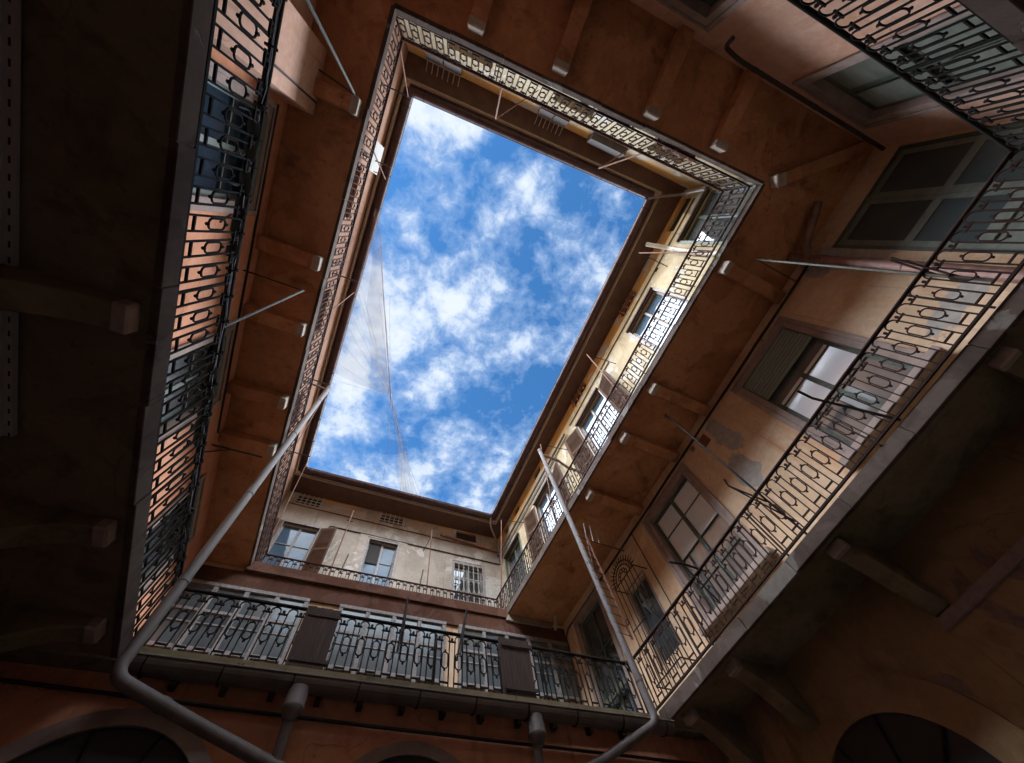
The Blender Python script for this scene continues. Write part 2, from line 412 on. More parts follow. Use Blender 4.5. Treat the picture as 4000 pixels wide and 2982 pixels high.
# small barred window (guarded)
holes.append((5.45, 6.15, 4.95, 6.7))
w = MB().box('r', 5.40, 5.45, DR-.015, DR+.02, 4.95, 6.75).box('r', 6.15, 6.20, DR-.015, DR+.02, 4.95, 6.75).box('r', 5.40, 6.20, DR-.015, DR+.02, 6.75, 6.80).build('window', M['stone_dark'], WR)
w['label'] = 'small dark window behind the spiked iron guard'
MB().box('r', 5.46, 6.14, DR+.1, DR+.12, 4.96, 6.69).build('pane', M['pane_dark'], w)
wall_mesh('r', DR, -5.6, 9.47, 3.58, 8.30, holes).build('wall', M['orange_wall'], WR)
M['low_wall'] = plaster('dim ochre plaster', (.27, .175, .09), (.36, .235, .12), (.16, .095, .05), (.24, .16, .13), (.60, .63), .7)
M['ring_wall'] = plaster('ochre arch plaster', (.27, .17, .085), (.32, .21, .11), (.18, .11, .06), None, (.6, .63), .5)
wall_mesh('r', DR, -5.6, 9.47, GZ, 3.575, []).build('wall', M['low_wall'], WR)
# arch in the ground floor wall of the right wing
def arch_mb(side, D, uc, zc, r0, r1, d0, d1, zbase, n=28):
    m = MB(); prof = []
    for k in range(n+1):
        t = PI*k/n; prof.append((math.cos(t), math.sin(t)))
    for k in range(n):
        (c0, s0), (c1, s1) = prof[k], prof[k+1]
        lo = [P(side, uc+r0*c0, d0, zc+r0*s0), P(side, uc+r1*c0, d0, zc+r1*s0), P(side, uc+r1*c1, d0, zc+r1*s1), P(side, uc+r0*c1, d0, zc+r0*s1)]
        hi = [P(side, uc+r0*c0, d1, zc+r0*s0), P(side, uc+r1*c0, d1, zc+r1*s0), P(side, uc+r1*c1, d1, zc+r1*s1), P(side, uc+r0*c1, d1, zc+r0*s1)]
        m.hexa(lo, hi)
    for sgn in (-1, 1):
        x0, x1 = sorted((uc+sgn*r0, uc+sgn*r1)); m.box(side, x0, x1, d0, d1, zbase, zc)
    return m
def arch_fill(side, uc, zc, r, d0, d1, zbase, n=28):
    pts = [(uc+r*math.cos(PI*k/n), zc+r*math.sin(PI*k/n)) for k in range(n+1)]+[(uc-r, zbase), (uc+r, zbase)]
    return MB().hexa([P(side, u, d0, z) for u, z in pts], [P(side, u, d1, z) for u, z in pts])
def arch_door(side, W, D, uc, zc, r, ring, ringmat, lab):
    w = arch_mb(side, D, uc, zc, r, r+ring, D-.05, D+.03, GZ).build('archway', ringmat, W); w['label'] = lab
    arch_fill(side, uc, zc, r, D-.012, D-.004, GZ).build('door_leaf', M['arch_door'], w)
    bars = MB()
    for k in range(1, 5):
        t = PI*k/5; bars.tube([P(side, uc, D-.03, zc), P(side, uc+(r-.01)*math.cos(t), D-.03, zc+(r-.01)*math.sin(t))], .018, 5)
    bars.tube([P(side, uc+.4*math.cos(PI*k/12), D-.03, zc+.4*math.sin(PI*k/12)) for k in range(13)], .018, 5)
    bars.box(side, uc-r, uc+r, D-.045, D-.02, zc-.05, zc+.02)
    bars.build('fanlight_bars', M['iron_dark'], w)
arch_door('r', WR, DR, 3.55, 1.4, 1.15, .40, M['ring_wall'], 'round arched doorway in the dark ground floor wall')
MB().box('r', -5.2, 1.75, DR-.05, DR, 2.58, 2.70).build('string_course', M['stone_dark'], WR)

# upper floor of the right wing
up = []
def upper_window(side, W, D, a, b, z0, z1, pane, frame, rows, shut=None, lintel=True, nu=2, lab=None, smat='brown_shutter', ang=2.9):
    m = MB()
    m.box(side, a-.1, a, D-.02, D+.06, z0, z1+.1); m.box(side, b, b+.1, D-.02, D+.06, z0, z1+.1); m.box(side, a, b, D-.02, D+.06, z1, z1+.1)
    w = m.build('window', frame, W)
    if lab: w['label'] = lab
    sash(side, w, D, a, b, z0, z1, nu, rows, frame, pane, back=.16)
    if shut:
        sw = (b-a)/2
        if 'a' in shut: shutter_leaf(side, w, D, a-.05, sw, z0, z1, ang, M[smat])
        if 'b' in shut: shutter_leaf(side, w, D, b+.05, -sw, z0, z1, ang, M[smat])
    return w, (a, b, z0, z1)
for args in ((-4.75, -2.95, 9.0, 13.5, 'pane_dark', None, 'shaded tall window beside the corner'),
             (-1.10, .62, 9.2, 13.55, 'pane_blue', None, 'tall upper window without shutters in the sunlit wall'),
             (3.15, 4.85, 9.2, 13.5, 'pane_blue', 'ab', 'tall upper window with both brown shutters folded back'),
             (7.35, 8.95, 9.2, 13.4, 'pane_blue', 'ab', 'tall shuttered upper window behind the downpipe'),
             (10.7, 12.1, 9.2, 13.4, 'pane_dark', None, 'dim upper window beside the far corner')):
    a, b, c, d, pn, shs, lab = args
    w, h = upper_window('r', WR, DR, a, b, c, d, M[pn], M['white_frame'] if pn == 'pane_blue' else M['green_frame'], (10.3, 11.3, 12.4), shs, lab=lab)
    up.append(h)
    MB().box('r', a-.06, b+.06, DR-.10, DR+.02, d+.03, d+.12).build('lintel_board', M['reed'], w)
fill('r', WR, DR, [(-.82, .2, 14.62, 15.0), (3.42, 4.5, 14.62, 15.0), (7.9, 8.5, 14.62, 15.0), (10.2, 10.75, 14.62, 15.0), (11.5, 12.0, 14.62, 15.0), (-4.6, -3.3, 14.35, 14.9), (2.0, 2.35, 13.75, 13.9), (-1.9, -1.75, 13.95, 14.15)])
vents = [(-.82, .2), (3.42, 4.5), (7.9, 8.5), (10.2, 10.75), (11.5, 12.0)]
for a, b in vents: up.append((a, b, 14.62, 15.0))
up.append((-4.6, -3.3, 14.35, 14.9)); up.append((2.0, 2.35, 13.75, 13.9)); up.append((-1.9, -1.75, 13.95, 14.15))
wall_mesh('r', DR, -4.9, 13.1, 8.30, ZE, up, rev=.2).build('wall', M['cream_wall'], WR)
for i, (a, b) in enumerate(vents[:2]):
    m = MB()
    for k in range(4):
        u = a+.12+(b-a-.24)*k/3; m.box('r', u-.025, u+.025, DR-.1, DR-.07, 14.5, 15.08)
    for z in (14.7, 14.95): m.box('r', a-.06, b+.06, DR-.07, DR-.04, z-.02, z+.02)
    m.box('r', a+.02, b-.02, DR-.07, DR-.04, 14.8, 14.84)
    w = m.build('vent', M['rust_plate'], WR)
# soffit of the upper balcony and consoles
def console(side, W, u, dn, dw, zn, zs, zw, wd=.26, nosemat=None, diag=None):
    """carved bracket: body under the slab with pale nose at its free end"""
    prof = []
    n = 10
    for k in range(n+1):
        t = k/n; dd = dn+(dw-dn)*t
        z = zn+(zw-zn)*t+.05*math.sin(t*PI*2)*(1 if zw < zn-.2 else .6)
        prof.append((dd, z))
    prof += [(dw, zs), (dn, zs)]
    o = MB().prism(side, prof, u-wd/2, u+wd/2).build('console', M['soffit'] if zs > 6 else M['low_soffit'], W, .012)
    s = 1 if dn < dw else -1
    MB().box(side, u-wd/2-.008, u+wd/2+.008, dn-.07, dn+.06, zn-.01, zs-.003).build('nose', M['nose_stone'], o, .02)
    return o
for u in (-4.2+2.5, 1.30, 2.70, 4.50): console('r', WR, u, 5.33, DR, 7.80, 8.06, 7.86)
for u in (-1.3, 1.58, 4.0, 5.2): console('r', WR, u, 6.0, DR, 3.36, 3.5, 2.72, .24)

# ================================================================== slabs
def slab(W, side, inner, outer, z0, z1, mat_, name='balcony_slab', lip=None):
    lo = [Vector((x, y, z0)) for x, y in inner+outer[::-1]]
    hi = [Vector((x, y, z1)) for x, y in inner+outer[::-1]]
    o = MB().hexa(lo, hi).build(name, mat_, W)
    if lip:
        (x0, y0), (x1, y1) = inner; (ox0, oy0), (ox1, oy1) = outer
        def lerp(p, q, t): return (p[0]+(q[0]-p[0])*t, p[1]+(q[1]-p[1])*t)
        L = math.hypot(x1-x0, y1-y0); n = 8
        nrm = Vector((-(y1-y0)/L, (x1-x0)/L, 0))
        mid = Vector(((ox0+ox1)/2-(x0+x1)/2, (oy0+oy1)/2-(y0+y1)/2, 0))
        if nrm.dot(mid) < 0: nrm = -nrm
        m = MB()
        rnd = random.Random(int(abs(x0*100+y0*37)))
        for k in range(n):
            t0, t1 = k/n, (k+1)/n
            g = .006/L if k < n-1 else 0
            a, b = Vector((*lerp(inner[0], inner[1], t0), 0)), Vector((*lerp(inner[0], inner[1], t1-g), 0))
            pr = .02+rnd.uniform(-.012, .012)
            q = [a-nrm*pr, b-nrm*pr, b+nrm*lip, a+nrm*lip]
            dz = rnd.uniform(-.010, .008)
            m.hexa([v+Vector((0, 0, z0-.012+dz)) for v in q], [v+Vector((0, 0, z1+.01)) for v in q])
        m.build('edge_stones', M['stone'], o, .008)
    return o
LTL, LTR, LBR, LBL = (-2.14, -3.15), (5.95, -3.43), (5.58, 5.80), (-2.11, 5.80)
UTL, UTR, UBR, UBL = (-2.19, -2.80), (5.30, -3.25), (4.80, 9.50), (-2.26, 9.50)
def cxy(s1, d1, s2, d2):
    v = corner(s1, d1, s2, d2); return (v.x, v.y)
cTL, cTR = cxy('t', DT, 'l', DL), cxy('t', DT, 'r', DR)
cBR, cBL = cxy('b', DB0, 'r', DR), cxy('b', DB0, 'l', DL)
def onwall(side, D, y):    # point on l/r wall at world y
    u0 = y/DIR[side][1] if side == 'l' else (y-D*OUT[side][1])/DIR[side][1]
    p = P(side, u0, D, 0); return (p.x, p.y)
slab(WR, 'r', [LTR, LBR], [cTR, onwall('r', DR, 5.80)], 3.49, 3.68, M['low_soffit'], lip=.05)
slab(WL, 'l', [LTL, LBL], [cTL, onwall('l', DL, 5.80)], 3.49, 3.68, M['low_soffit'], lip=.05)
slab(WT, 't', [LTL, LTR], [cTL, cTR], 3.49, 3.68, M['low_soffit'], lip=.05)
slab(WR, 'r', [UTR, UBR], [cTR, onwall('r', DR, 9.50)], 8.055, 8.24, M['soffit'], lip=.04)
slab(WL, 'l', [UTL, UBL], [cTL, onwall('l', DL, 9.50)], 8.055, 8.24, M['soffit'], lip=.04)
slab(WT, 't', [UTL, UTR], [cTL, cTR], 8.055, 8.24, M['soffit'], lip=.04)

# ================================================================== LEFT WING
holes = []
def lwin(a, b, z0, z1, pane, lab, box=True):
    w = surround('l', DL, a, b, z0, z1, .15).build('window', M['stone_dark'], WL, .006); w['label'] = lab
    sash('l', w, DL, a+.15, b-.15, z0, z1-.15, 2, (5.0, 5.9, 6.7), M['green_frame'], pane, back=.1)
    if box: MB().box('l', a+.2, b-.2, DL-.06, DL+.03, z1-.36, z1-.17).build('blind_box', M['grey_pole'], w)
    holes.append((a+.15, b-.15, z0, z1-.15))
lwin(-.66, 1.04, 3.75, 7.55, M['pane_sky'], 'window with panes tinted like reflected blue sky')
lwin(3.12, 4.74, 3.75, 7.53, M['pane_gallery'], 'window with pale broken reflections behind cables')
lwin(6.5, 8.2, 3.75, 7.5, M['pane_dark'], 'dark window beside the slanting downpipe')
wall_mesh('l', DL, -5.2, 13.2, GZ, 8.30, holes).build('wall', M['left_wall'], WL)
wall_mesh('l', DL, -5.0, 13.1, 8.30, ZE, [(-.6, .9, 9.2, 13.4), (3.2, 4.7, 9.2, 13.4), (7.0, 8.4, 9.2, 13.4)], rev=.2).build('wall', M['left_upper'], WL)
m = MB()
m.box('l', -4.4, -1.78, DL-.13, DL+.01, 3.68, 8.05); m.box('l', -1.78, -.80, DL-.42, DL+.01, 3.68, 8.05)
m.build('chimney_breast', M['pink_wall'], WL, .01)
for u in (-1.2, 1.53, 2.89, 4.57, 5.77): console('l', WL, u, 2.36, DL, 7.82, 8.06, 7.86, .26)
for u in (1.63, 3.92, 5.3): console('l', WL, u, 2.30, DL, 3.36, 3.5, 3.0, .24)

# ================================================================== TOP WING
holes = []
for a, b, lab in ((1.05, 2.80, 'stone framed window with dark recess, cut off by the photo edge'), (4.70, 6.47, 'stone framed window with green folded shutters beside the corner')):
    w = surround('t', DT, a, b, 3.75, 7.60, .17).build('window', M['stone_dark'], WT, .006); w['label'] = lab
    sash('t', w, DT, a+.17, b-.17, 3.75, 7.43, 2, (4.9, 6.1), M['green_frame'], M['green_shutter'], back=.16, w=.12)
    holes.append((a+.17, b-.17, 3.75, 7.43))
    m = MB().box('t', a+.30, (a+b)/2-.09, DT+.08, DT+.11, 6.2, 7.25).box('t', (a+b)/2+.09, b-.30, DT+.08, DT+.11, 6.2, 7.25).box('t', a+.30, (a+b)/2-.09, DT+.08, DT+.11, 5.0, 6.0).box('t', (a+b)/2+.09, b-.30, DT+.08, DT+.11, 5.0, 6.0)
    m.build('shutter', M['green_shutter'], w)
wall_mesh('t', DT, -4.4, 8.0, GZ, 8.30, holes).build('wall', M['pink_wall'], WT)
uh = [(-2.58, -1.54, 14.35, 14.85), (1.17, 2.08, 14.35, 14.8), (3.1, 4.1, 14.4, 14.8), (-1.9, -.6, 9.2, 13.4), (1.3, 2.6, 9.2, 13.4), (4.6, 5.9, 9.2, 13.4)]
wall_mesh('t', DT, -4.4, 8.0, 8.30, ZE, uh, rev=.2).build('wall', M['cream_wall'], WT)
for a, b in ((-2.62, -1.50), (1.12, 2.12)):
    m = MB().box('t', a, (a+b)/2-.02, DT-.10, DT-.003, 14.15, 14.75).box('t', (a+b)/2+.02, b, DT-.10, DT-.003, 14.15, 14.75)
    w = m.build('vent_box', M['vent_box'], WT)
    m = MB()
    for k in range(7):
        u = a+.04+(b-a-.08)*k/6; m.tube([P('t', u, DT-.10, 14.8), P('t', u, DT-.34, 15.0)], .012, 5)
    m.tube([P('t', a, DT-.1, 14.8), P('t', b, DT-.1, 14.8)], .015, 5)
    m.build('bars', M['white_iron'], w)
MB().box('t', 3.0, 4.3, DT-.22, DT-.004, 14.2, 14.75).build('vent_box', M['vent_box'], WT)
for hx, hy in ((-.112, -.382), (.079, -.394), (.311, -.406), (.5, -.418)):
    u, d = UD('t', hx*7.9, hy*7.9); console('t', WT, u, d+.05, DT, 7.80, 8.06, 7.86, .26)
console('t', WT, -2.2+.1, 3.1, DT, 7.86, 8.06, 7.93, .22)
# diagonal corner bracket
def diag_console(W, p0, p1, zn, zs, zw, wd=.24):
    a, b = Vector((*p0, 0)), Vector((*p1, 0)); t = (b-a).normalized(); n = Vector((-t.y, t.x, 0))*wd/2
    mb = MB(); pr = []
    for k in range(9):
        s = k/8; q = a+(b-a)*s; pr.append((q, zn+(zw-zn)*s+.03*math.sin(s*2*PI)))
    pts = [q+Vector((0, 0, z)) for q, z in pr]+[b+Vector((0, 0, zs)), a+Vector((0, 0, zs))]
    mb.hexa([p-n for p in pts], [p+n for p in pts])
    o = mb.build('console', M['soffit'] if zs > 6 else M['low_soffit'], W, .012)
    n *= 1.1; q = [a-t*.1-n, a-t*.1+n, a+t*.1+n, a+t*.1-n]
    MB().hexa([v+Vector((0, 0, zn-.015)) for v in q], [v+Vector((0, 0, zs-.003)) for v in q]).build('nose', M['nose_stone'], o, .02)
diag_console(WT, (5.47, -3.37), (6.93, -4.7), 7.84, 8.06, 7.92)
diag_console(WT, (6.1, -3.55), (6.93, -4.6), 3.3, 3.5, 2.8)

# ================================================================== BOTTOM WING
# upper floor
wins = [(-3.0, -1.62, 9.0, 13.38, 'pane_blue', 'ab', 'tall glazed window with brown louvred shutters folded open'),
        (.42, 1.62, 9.0, 13.4, 'pane_blue', None, 'tall window with one pale sash ajar'),
        (4.17, 5.50, 9.0, 13.1, 'pane_dark', None, 'window closed off by a white ornamental grille')]
uh = []
for a, b, c, d, pn, shs, lab in wins:
    w, h = upper_window('b', WB, DB, a, b, c, d, M[pn], M['white_frame'], (10.2, 11.3, 12.4), None, lab=lab, nu=2)
    uh.append(h)
    if shs:
        shutter_leaf('b', w, DB, a-.04, .62, c, d, 2.75, M['brown_shutter']); shutter_leaf('b', w, DB, b+.04, -.66, c, d, 2.75, M['brown_shutter'])
    else:
        m = MB().box('b', a-.42, a-.1, DB-.035, DB+.02, 8.2, d+.22).box('b', b+.1, b+.42, DB-.035, DB+.02, 8.2, d+.22).box('b', a-.1, b+.1, DB-.035, DB+.02, d+.1, d+.22)
        m.build('architrave', M['grey_cream_wall'], w)
    if pn == 'pane_dark':
        g = MB(); z = c
        n = 6
        for k in range(n+1):
            u = a+(b-a)*k/n; g.tube([P('b', u, DB-.03, c), P('b', u, DB-.03, d)], .022, 4)
        for z in (9.4, 9.8, 10.2, 10.9, 11.25, 11.6, 12.35, 12.72, 13.06): g.tube([P('b', a, DB-.03, z), P('b', b, DB-.03, z)], .018, 4)
        for k in range(n):
            uc = a+(b-a)*(k+.5)/n
            for zc in (11.98, 10.55):
                g.tube([P('b', uc+.11*math.cos(t*PI/6), DB-.04, zc+.34*math.sin(t*PI/6)) for t in range(12)], .018, 4, closed=True)
        g.build('grille', M['white_iron'], w)
    if a == .42:
        # dark sheet painted as the unlit gap of a leaf ajar
        MB().box('b', a+.06, a+.55, DB+.12, DB+.14, d-1.1, d-.05).build('dark_gap_sheet', M['dark'], w)
for a, b in ((-3.06, -2.03), (.58, 1.64), (4.25, 5.28)): uh.append((a, b, 14.56, 15.1))
fill('b', WB, DB, uh[-3:])
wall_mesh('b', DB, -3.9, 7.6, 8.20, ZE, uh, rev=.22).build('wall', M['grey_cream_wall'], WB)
for i, (a, b) in enumerate(((-3.06, -2.03), (.58, 1.64))):
    m = MB()
    for k in range(6):
        u = a+(b-a)*k/5
        m.tube([P('b', u, DB-.05, 14.5), P('b', u, DB-.05, 15.12)], .022, 4)
    for z in (14.6, 14.78, 14.97): m.tube([P('b', a-.05, DB-.05, z), P('b', b+.05, DB-.05, z)], .02, 4)
    m.build('vent_grille', M['vent_iron'], WB)
# first floor glazed gallery
g0, g1, gz = -3.4, 6.9, 7.38
gal = MB().box('b', g0-.2, g1+.3, DB0+.02, DB0+.6, 3.5, 8.20)
gal.build('wall', M['orange_wall'], WB)
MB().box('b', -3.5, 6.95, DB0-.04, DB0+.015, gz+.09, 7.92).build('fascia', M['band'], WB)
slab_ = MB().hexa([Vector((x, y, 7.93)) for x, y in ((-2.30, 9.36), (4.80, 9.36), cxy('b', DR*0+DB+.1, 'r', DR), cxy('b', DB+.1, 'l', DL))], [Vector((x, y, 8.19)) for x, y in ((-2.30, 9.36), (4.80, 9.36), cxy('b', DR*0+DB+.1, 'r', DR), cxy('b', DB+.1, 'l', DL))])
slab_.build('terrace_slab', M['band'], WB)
def gallery(u0, n, pitch, zs=6.0, cross=True, lab=None):
    u1 = u0+n*pitch
    m = MB()
    for k in range(n+1):
        u = u0+k*pitch; m.box('b', u-.05, u+.05, DB0-.10, DB0-.03, 3.72, gz)
    m.box('b', u0-.05, u1+.05, DB0-.11, DB0-.03, gz, gz+.08)
    for k in range(n):
        a, b = u0+k*pitch+.05, u0+(k+1)*pitch-.05
        m.box('b', a, b, DB0-.085, DB0-.045, zs-.05, zs+.03); m.box('b', a, b, DB0-.085, DB0-.045, gz-.62, gz-.56)
        m.box('b', a, b, DB0-.075, DB0-.05, 6.5, 6.53)
    w = m.build('gallery_window', M['white_frame'], WB); w['label'] = lab
    p = MB()
    for k in range(n):
        a, b = u0+k*pitch+.05, u0+(k+1)*pitch-.05; p.box('b', a, b, DB0-.055, DB0-.045, zs, gz)
    p.build('pane', M['pane_gallery'], w)
    d = MB().box('b', u0, u1, DB0-.05, DB0-.035, 3.72, zs-.05); d.build('dado', M['dado'], w)
    if cross:
        x = MB()
        for k in range(n):
            a, b = u0+k*pitch+.06, u0+(k+1)*pitch-.06
            x.tube([P('b', a, DB0-.065, 5.25), P('b', b, DB0-.065, 5.9)], .018, 4); x.tube([P('b', b, DB0-.065, 5.25), P('b', a, DB0-.065, 5.9)], .018, 4)
        x.build('cross_bars', M['white_frame'], w)
gallery(-3.36, 4, .667, lab='leftmost glazed bay with white posts')
gallery(.13, 4, .672, lab='middle glazed bay of the gallery', cross=False)
gallery(3.28, 5, .67, lab='glazed bay next to the corner, partly behind the brown board', cross=False)
# ground floor and its terrace
MB().hexa([Vector((x, y, 3.49)) for x, y in ((-3.4, 5.86), (6.95, 5.86), cxy('b', DB0, 'r', DR), cxy('b', DB0, 'l', DL))],
          [Vector((x, y, 3.68)) for x, y in ((-3.4, 5.86), (6.95, 5.86), cxy('b', DB0, 'r', DR), cxy('b', DB0, 'l', DL))]).build('terrace_slab', M['low_soffit'], WB)
DG = 6.08
wall_mesh('b', DG, -3.4, 6.95, GZ, 3.49, [], th=.4).build('wall', M['left_wall'], WB)
arch_door('b', WB, DG, -1.62, 1.95, 1.05, .16, M['stone_dark'], 'round arched doorway at the lower left')
arch_door('b', WB, DG, 1.5, 1.95, 1.0, .14, M['stone_dark'], 'round arched doorway at the bottom centre')
MB().tube([P('b', -3.3, DG-.04, 3.30), P('b', 1.2, DG-.04, 3.20), P('b', 6.9, DG-.04, 3.12)], .022, 5).build('cable', M['cable'], WB)
for hx in (-.448, -.284, -.12, .05, .21, .379, .552, .724, .9, 1.076, 1.263, 1.443):
    u = hx*3.33; MB().box('b', u-.035, u+.035, DG-.12, DG, 3.37, 3.485).build('joist_end', M['reed'], WB)
# lower gutter along the terrace edge
def gutter(W, pts, r, z, side_in, mat_, trim=False):
    """half round gutter swept along the polyline"""
    m = MB(); n = 10
    for i in range(len(pts)-1):
        a, b = Vector((*pts[i], z)), Vector((*pts[i+1], z)); t = (b-a).normalized(); x = Vector((-t.y, t.x, 0))
        ring = [(math.cos(PI+PI*k/n), math.sin(PI+PI*k/n)) for k in range(n+1)]
        A = [a+x*c*r+Vector((0, 0, s*r)) for c, s in ring]+[a+x*c*(r-.012)+Vector((0, 0, s*(r-.012))) for c, s in ring[::-1]]
        B = [v+(b-a) for v in A]
        N_ = len(A)
        m.add(A+B, [(k, (k+1) % N_, N_+(k+1) % N_, N_+k) for k in range(N_)]+[tuple(range(N_))[::-1], tuple(range(N_, 2*N_))], False)
        m.tube([a+x*r, b+x*r], .014, 6); m.tube([a-x*r, b-x*r], .014, 6)
    return m.build('gutter', mat_, W)
M['low_gutter'] = simple('tarnished brown gutter', (.10, .08, .065), (.19, .155, .125), .6, .1, 3, .4)
g = gutter(WB, [(-1.98, 5.74), (5.6, 5.71)], .13, 3.44, 1, M['low_gutter'])
for k in range(10):
    u = -1.8+k*.8
    MB().tube([P('b', u, 5.74+.138*math.cos(PI+PI*t/8), 3.44+.138*math.sin(PI+PI*t/8)) for t in range(9)], .012, 4).build('bracket', M['iron'], g)
# hoppers with downspouts
for hx, k in ((-.018, 0), (.96, 1)):
    x = hx*3.3
    base = Vector((x, 5.80, 3.0))
    o = thing('rainwater_hopper', base, ['dark rainwater hopper and downspout under the gutter, nearer the left arch', 'dark rainwater hopper and downspout under the gutter, nearer the right corner'][k], 'downpipe', 'hoppers under the low gutter')
    MB().tube([(x, 5.72, 3.34), (x, 5.72, 3.15), (x, 5.72, 3.14), (x, 5.72, 3.12), (x, 5.72, 3.10), (x, 5.74, 3.02)], [.118, .118, .130, .130, .112, .068], 16).build('hopper', M['pipe'], o)
    MB().tube([(x, 5.74, 3.05), (x+.02, 5.86, 2.7), (x+.02, 5.95, 2.5), (x+.02, 5.95, GZ)], .062, 12).build('downspout', M['pipe'], o)
    MB().tube([(x+.02, 5.95, 2.36), (x+.02, 5.95, 2.30)], .072, 12).build('collar', M['pipe'], o)

for (hx, hy, lab, n_) in ((-.233, 1.640, 'small yellow weed growing from the low gutter at the left', 26), (-.087, 1.648, 'small yellow weed growing from the low gutter, beside the hopper', 20)):
    zz = 3.46; base = Vector((hx*zz, hy*zz-.01, zz)); rnd = random.Random(int(hx*1000)+400); o = thing('weed_tuft', base, lab, 'weed'); m = MB()
    M.setdefault('weed', simple('yellow green weed', (.20, .17, .03), (.34, .26, .05), .8))
    for k in range(n_):
        d = Vector((rnd.uniform(-1, 1), rnd.uniform(-1, .3), rnd.uniform(-.3, 1))).normalized()*rnd.uniform(.03, .075); m.tube([base, base+d*.6+Vector((0, 0, .01)), base+d], [.003, .007, .001], 4)
    m.build('leaves', M['weed'], o)
# ================================================================== eaves and roofs (one per wing)
EI = {'tl': (-3.02, -3.40), 'tr': (6.02, -3.92), 'br': (5.78, 11.72), 'bl': (-3.12, 11.70)}
def off(p, k): # push outward from court centre
    cx, cy = 1.4, 4.0
    return (p[0]+(k if p[0] > cx else -k), p[1]+(k if p[1] > cy else -k))
def eave(W, a, b, wa, wb):
    """soffit boards, pale lath, gutter and tiled roof over one wing; a,b inner corners, wa,wb far corners"""
    z0, z1 = ZE, ZE+.10
    A, B = EI[a], EI[b]; A1, B1 = off(A, .30), off(B, .30)
    s = MB().hexa([Vector((*p, z0)) for p in (A1, B1, wb, wa)], [Vector((*p, z1)) for p in (A1, B1, wb, wa)])
    s.build('eave', M['eave'], W)
    A2, B2 = off(A, .315), off(B, .315); A3, B3 = off(A, .275), off(B, .275)
    MB().hexa([Vector((*p, z0-.02)) for p in (A3, B3, B2, A2)], [Vector((*p, z0+.04)) for p in (A3, B3, B2, A2)]).build('lath', M['trim_light'], W)
    gutter(W, [off(A, .08), off(B, .08)], .17, z0+.16, 1, M['gutter'])
    a_, b_ = Vector((*off(A, .08), z0+.16)), Vector((*off(B, .08), z0+.16)); Lg = (b_-a_).length; tg = (b_-a_).normalized(); xg = Vector((-tg.y, tg.x, 0))
    for k in range(int(Lg/1.1)):
        q = a_+tg*(.5+k*1.1); MB().tube([q+xg*.178*math.cos(PI+PI*j/8)+Vector((0, 0, .178*math.sin(PI+PI*j/8))) for j in range(9)], .011, 4).build('bracket', M['iron_dark'], W)
    cx, cy = 1.4, 4.0
    def far(p, k):
        return (p[0]+(k if p[0] > cx else -k), p[1]+(k if p[1] > cy else -k))
    F = [Vector((*off(A, .03), z1+.09)), Vector((*off(B, .03), z1+.09)), Vector((*far(B, 6), z1+.09+6*.38)), Vector((*far(A, 6), z1+.09+6*.38))]
    m = MB(); m.hexa(F, [v+Vector((0, 0, .09)) for v in F])
    G = [Vector((*far(A, 6.0), z1+.1+6*.38)), Vector((*far(B, 6.0), z1+.1+6*.38)), Vector((*far(B, 12), z1+.1)), Vector((*far(A, 12), z1+.1))]
    m.hexa(G, [v+Vector((0, 0, .09)) for v in G])
    m.build('roof', M['tile'], W)
eTL, eTR = cxy('t', DT+.2, 'l', DL+.2), cxy('t', DT+.2, 'r', DR+.2)
eBR, eBL = cxy('b', DB+.2, 'r', DR+.2), cxy('b', DB+.2, 'l', DL+.2)
eave(WL, 'tl', 'bl', eTL, eBL); eave(WR, 'tr', 'br', eTR, eBR)
eave(WT, 'tl', 'tr', eTL, eTR); eave(WB, 'bl', 'br', eBL, eBR)

# spandrel under the corner of the right balcony
m = MB()
arc = [(.602, 1.187), (.604, 1.14), (.612, 1.10), (.631, 1.079), (.655, 1.10), (.69, 1.135), (.73, 1.16), (.786, 1.187)]
y0 = 9.35
pts = [(hx*y0/hy, y0, y0/hy) for hx, hy in arc]
pts = [(x, y, min(z, 8.7)) for x, y, z in pts]
zlim = [(x, z) for x, y, z in pts]
sp = [(4.72, 7.85), (4.80, 8.04), (6.3, 8.04), (6.2, 7.85)]
m.hexa([Vector((x, y0, z)) for x, z in sp], [Vector((x, y0+.14, z)) for x, z in sp]); m.build('spandrel', M['grey_cream_wall'], WR)

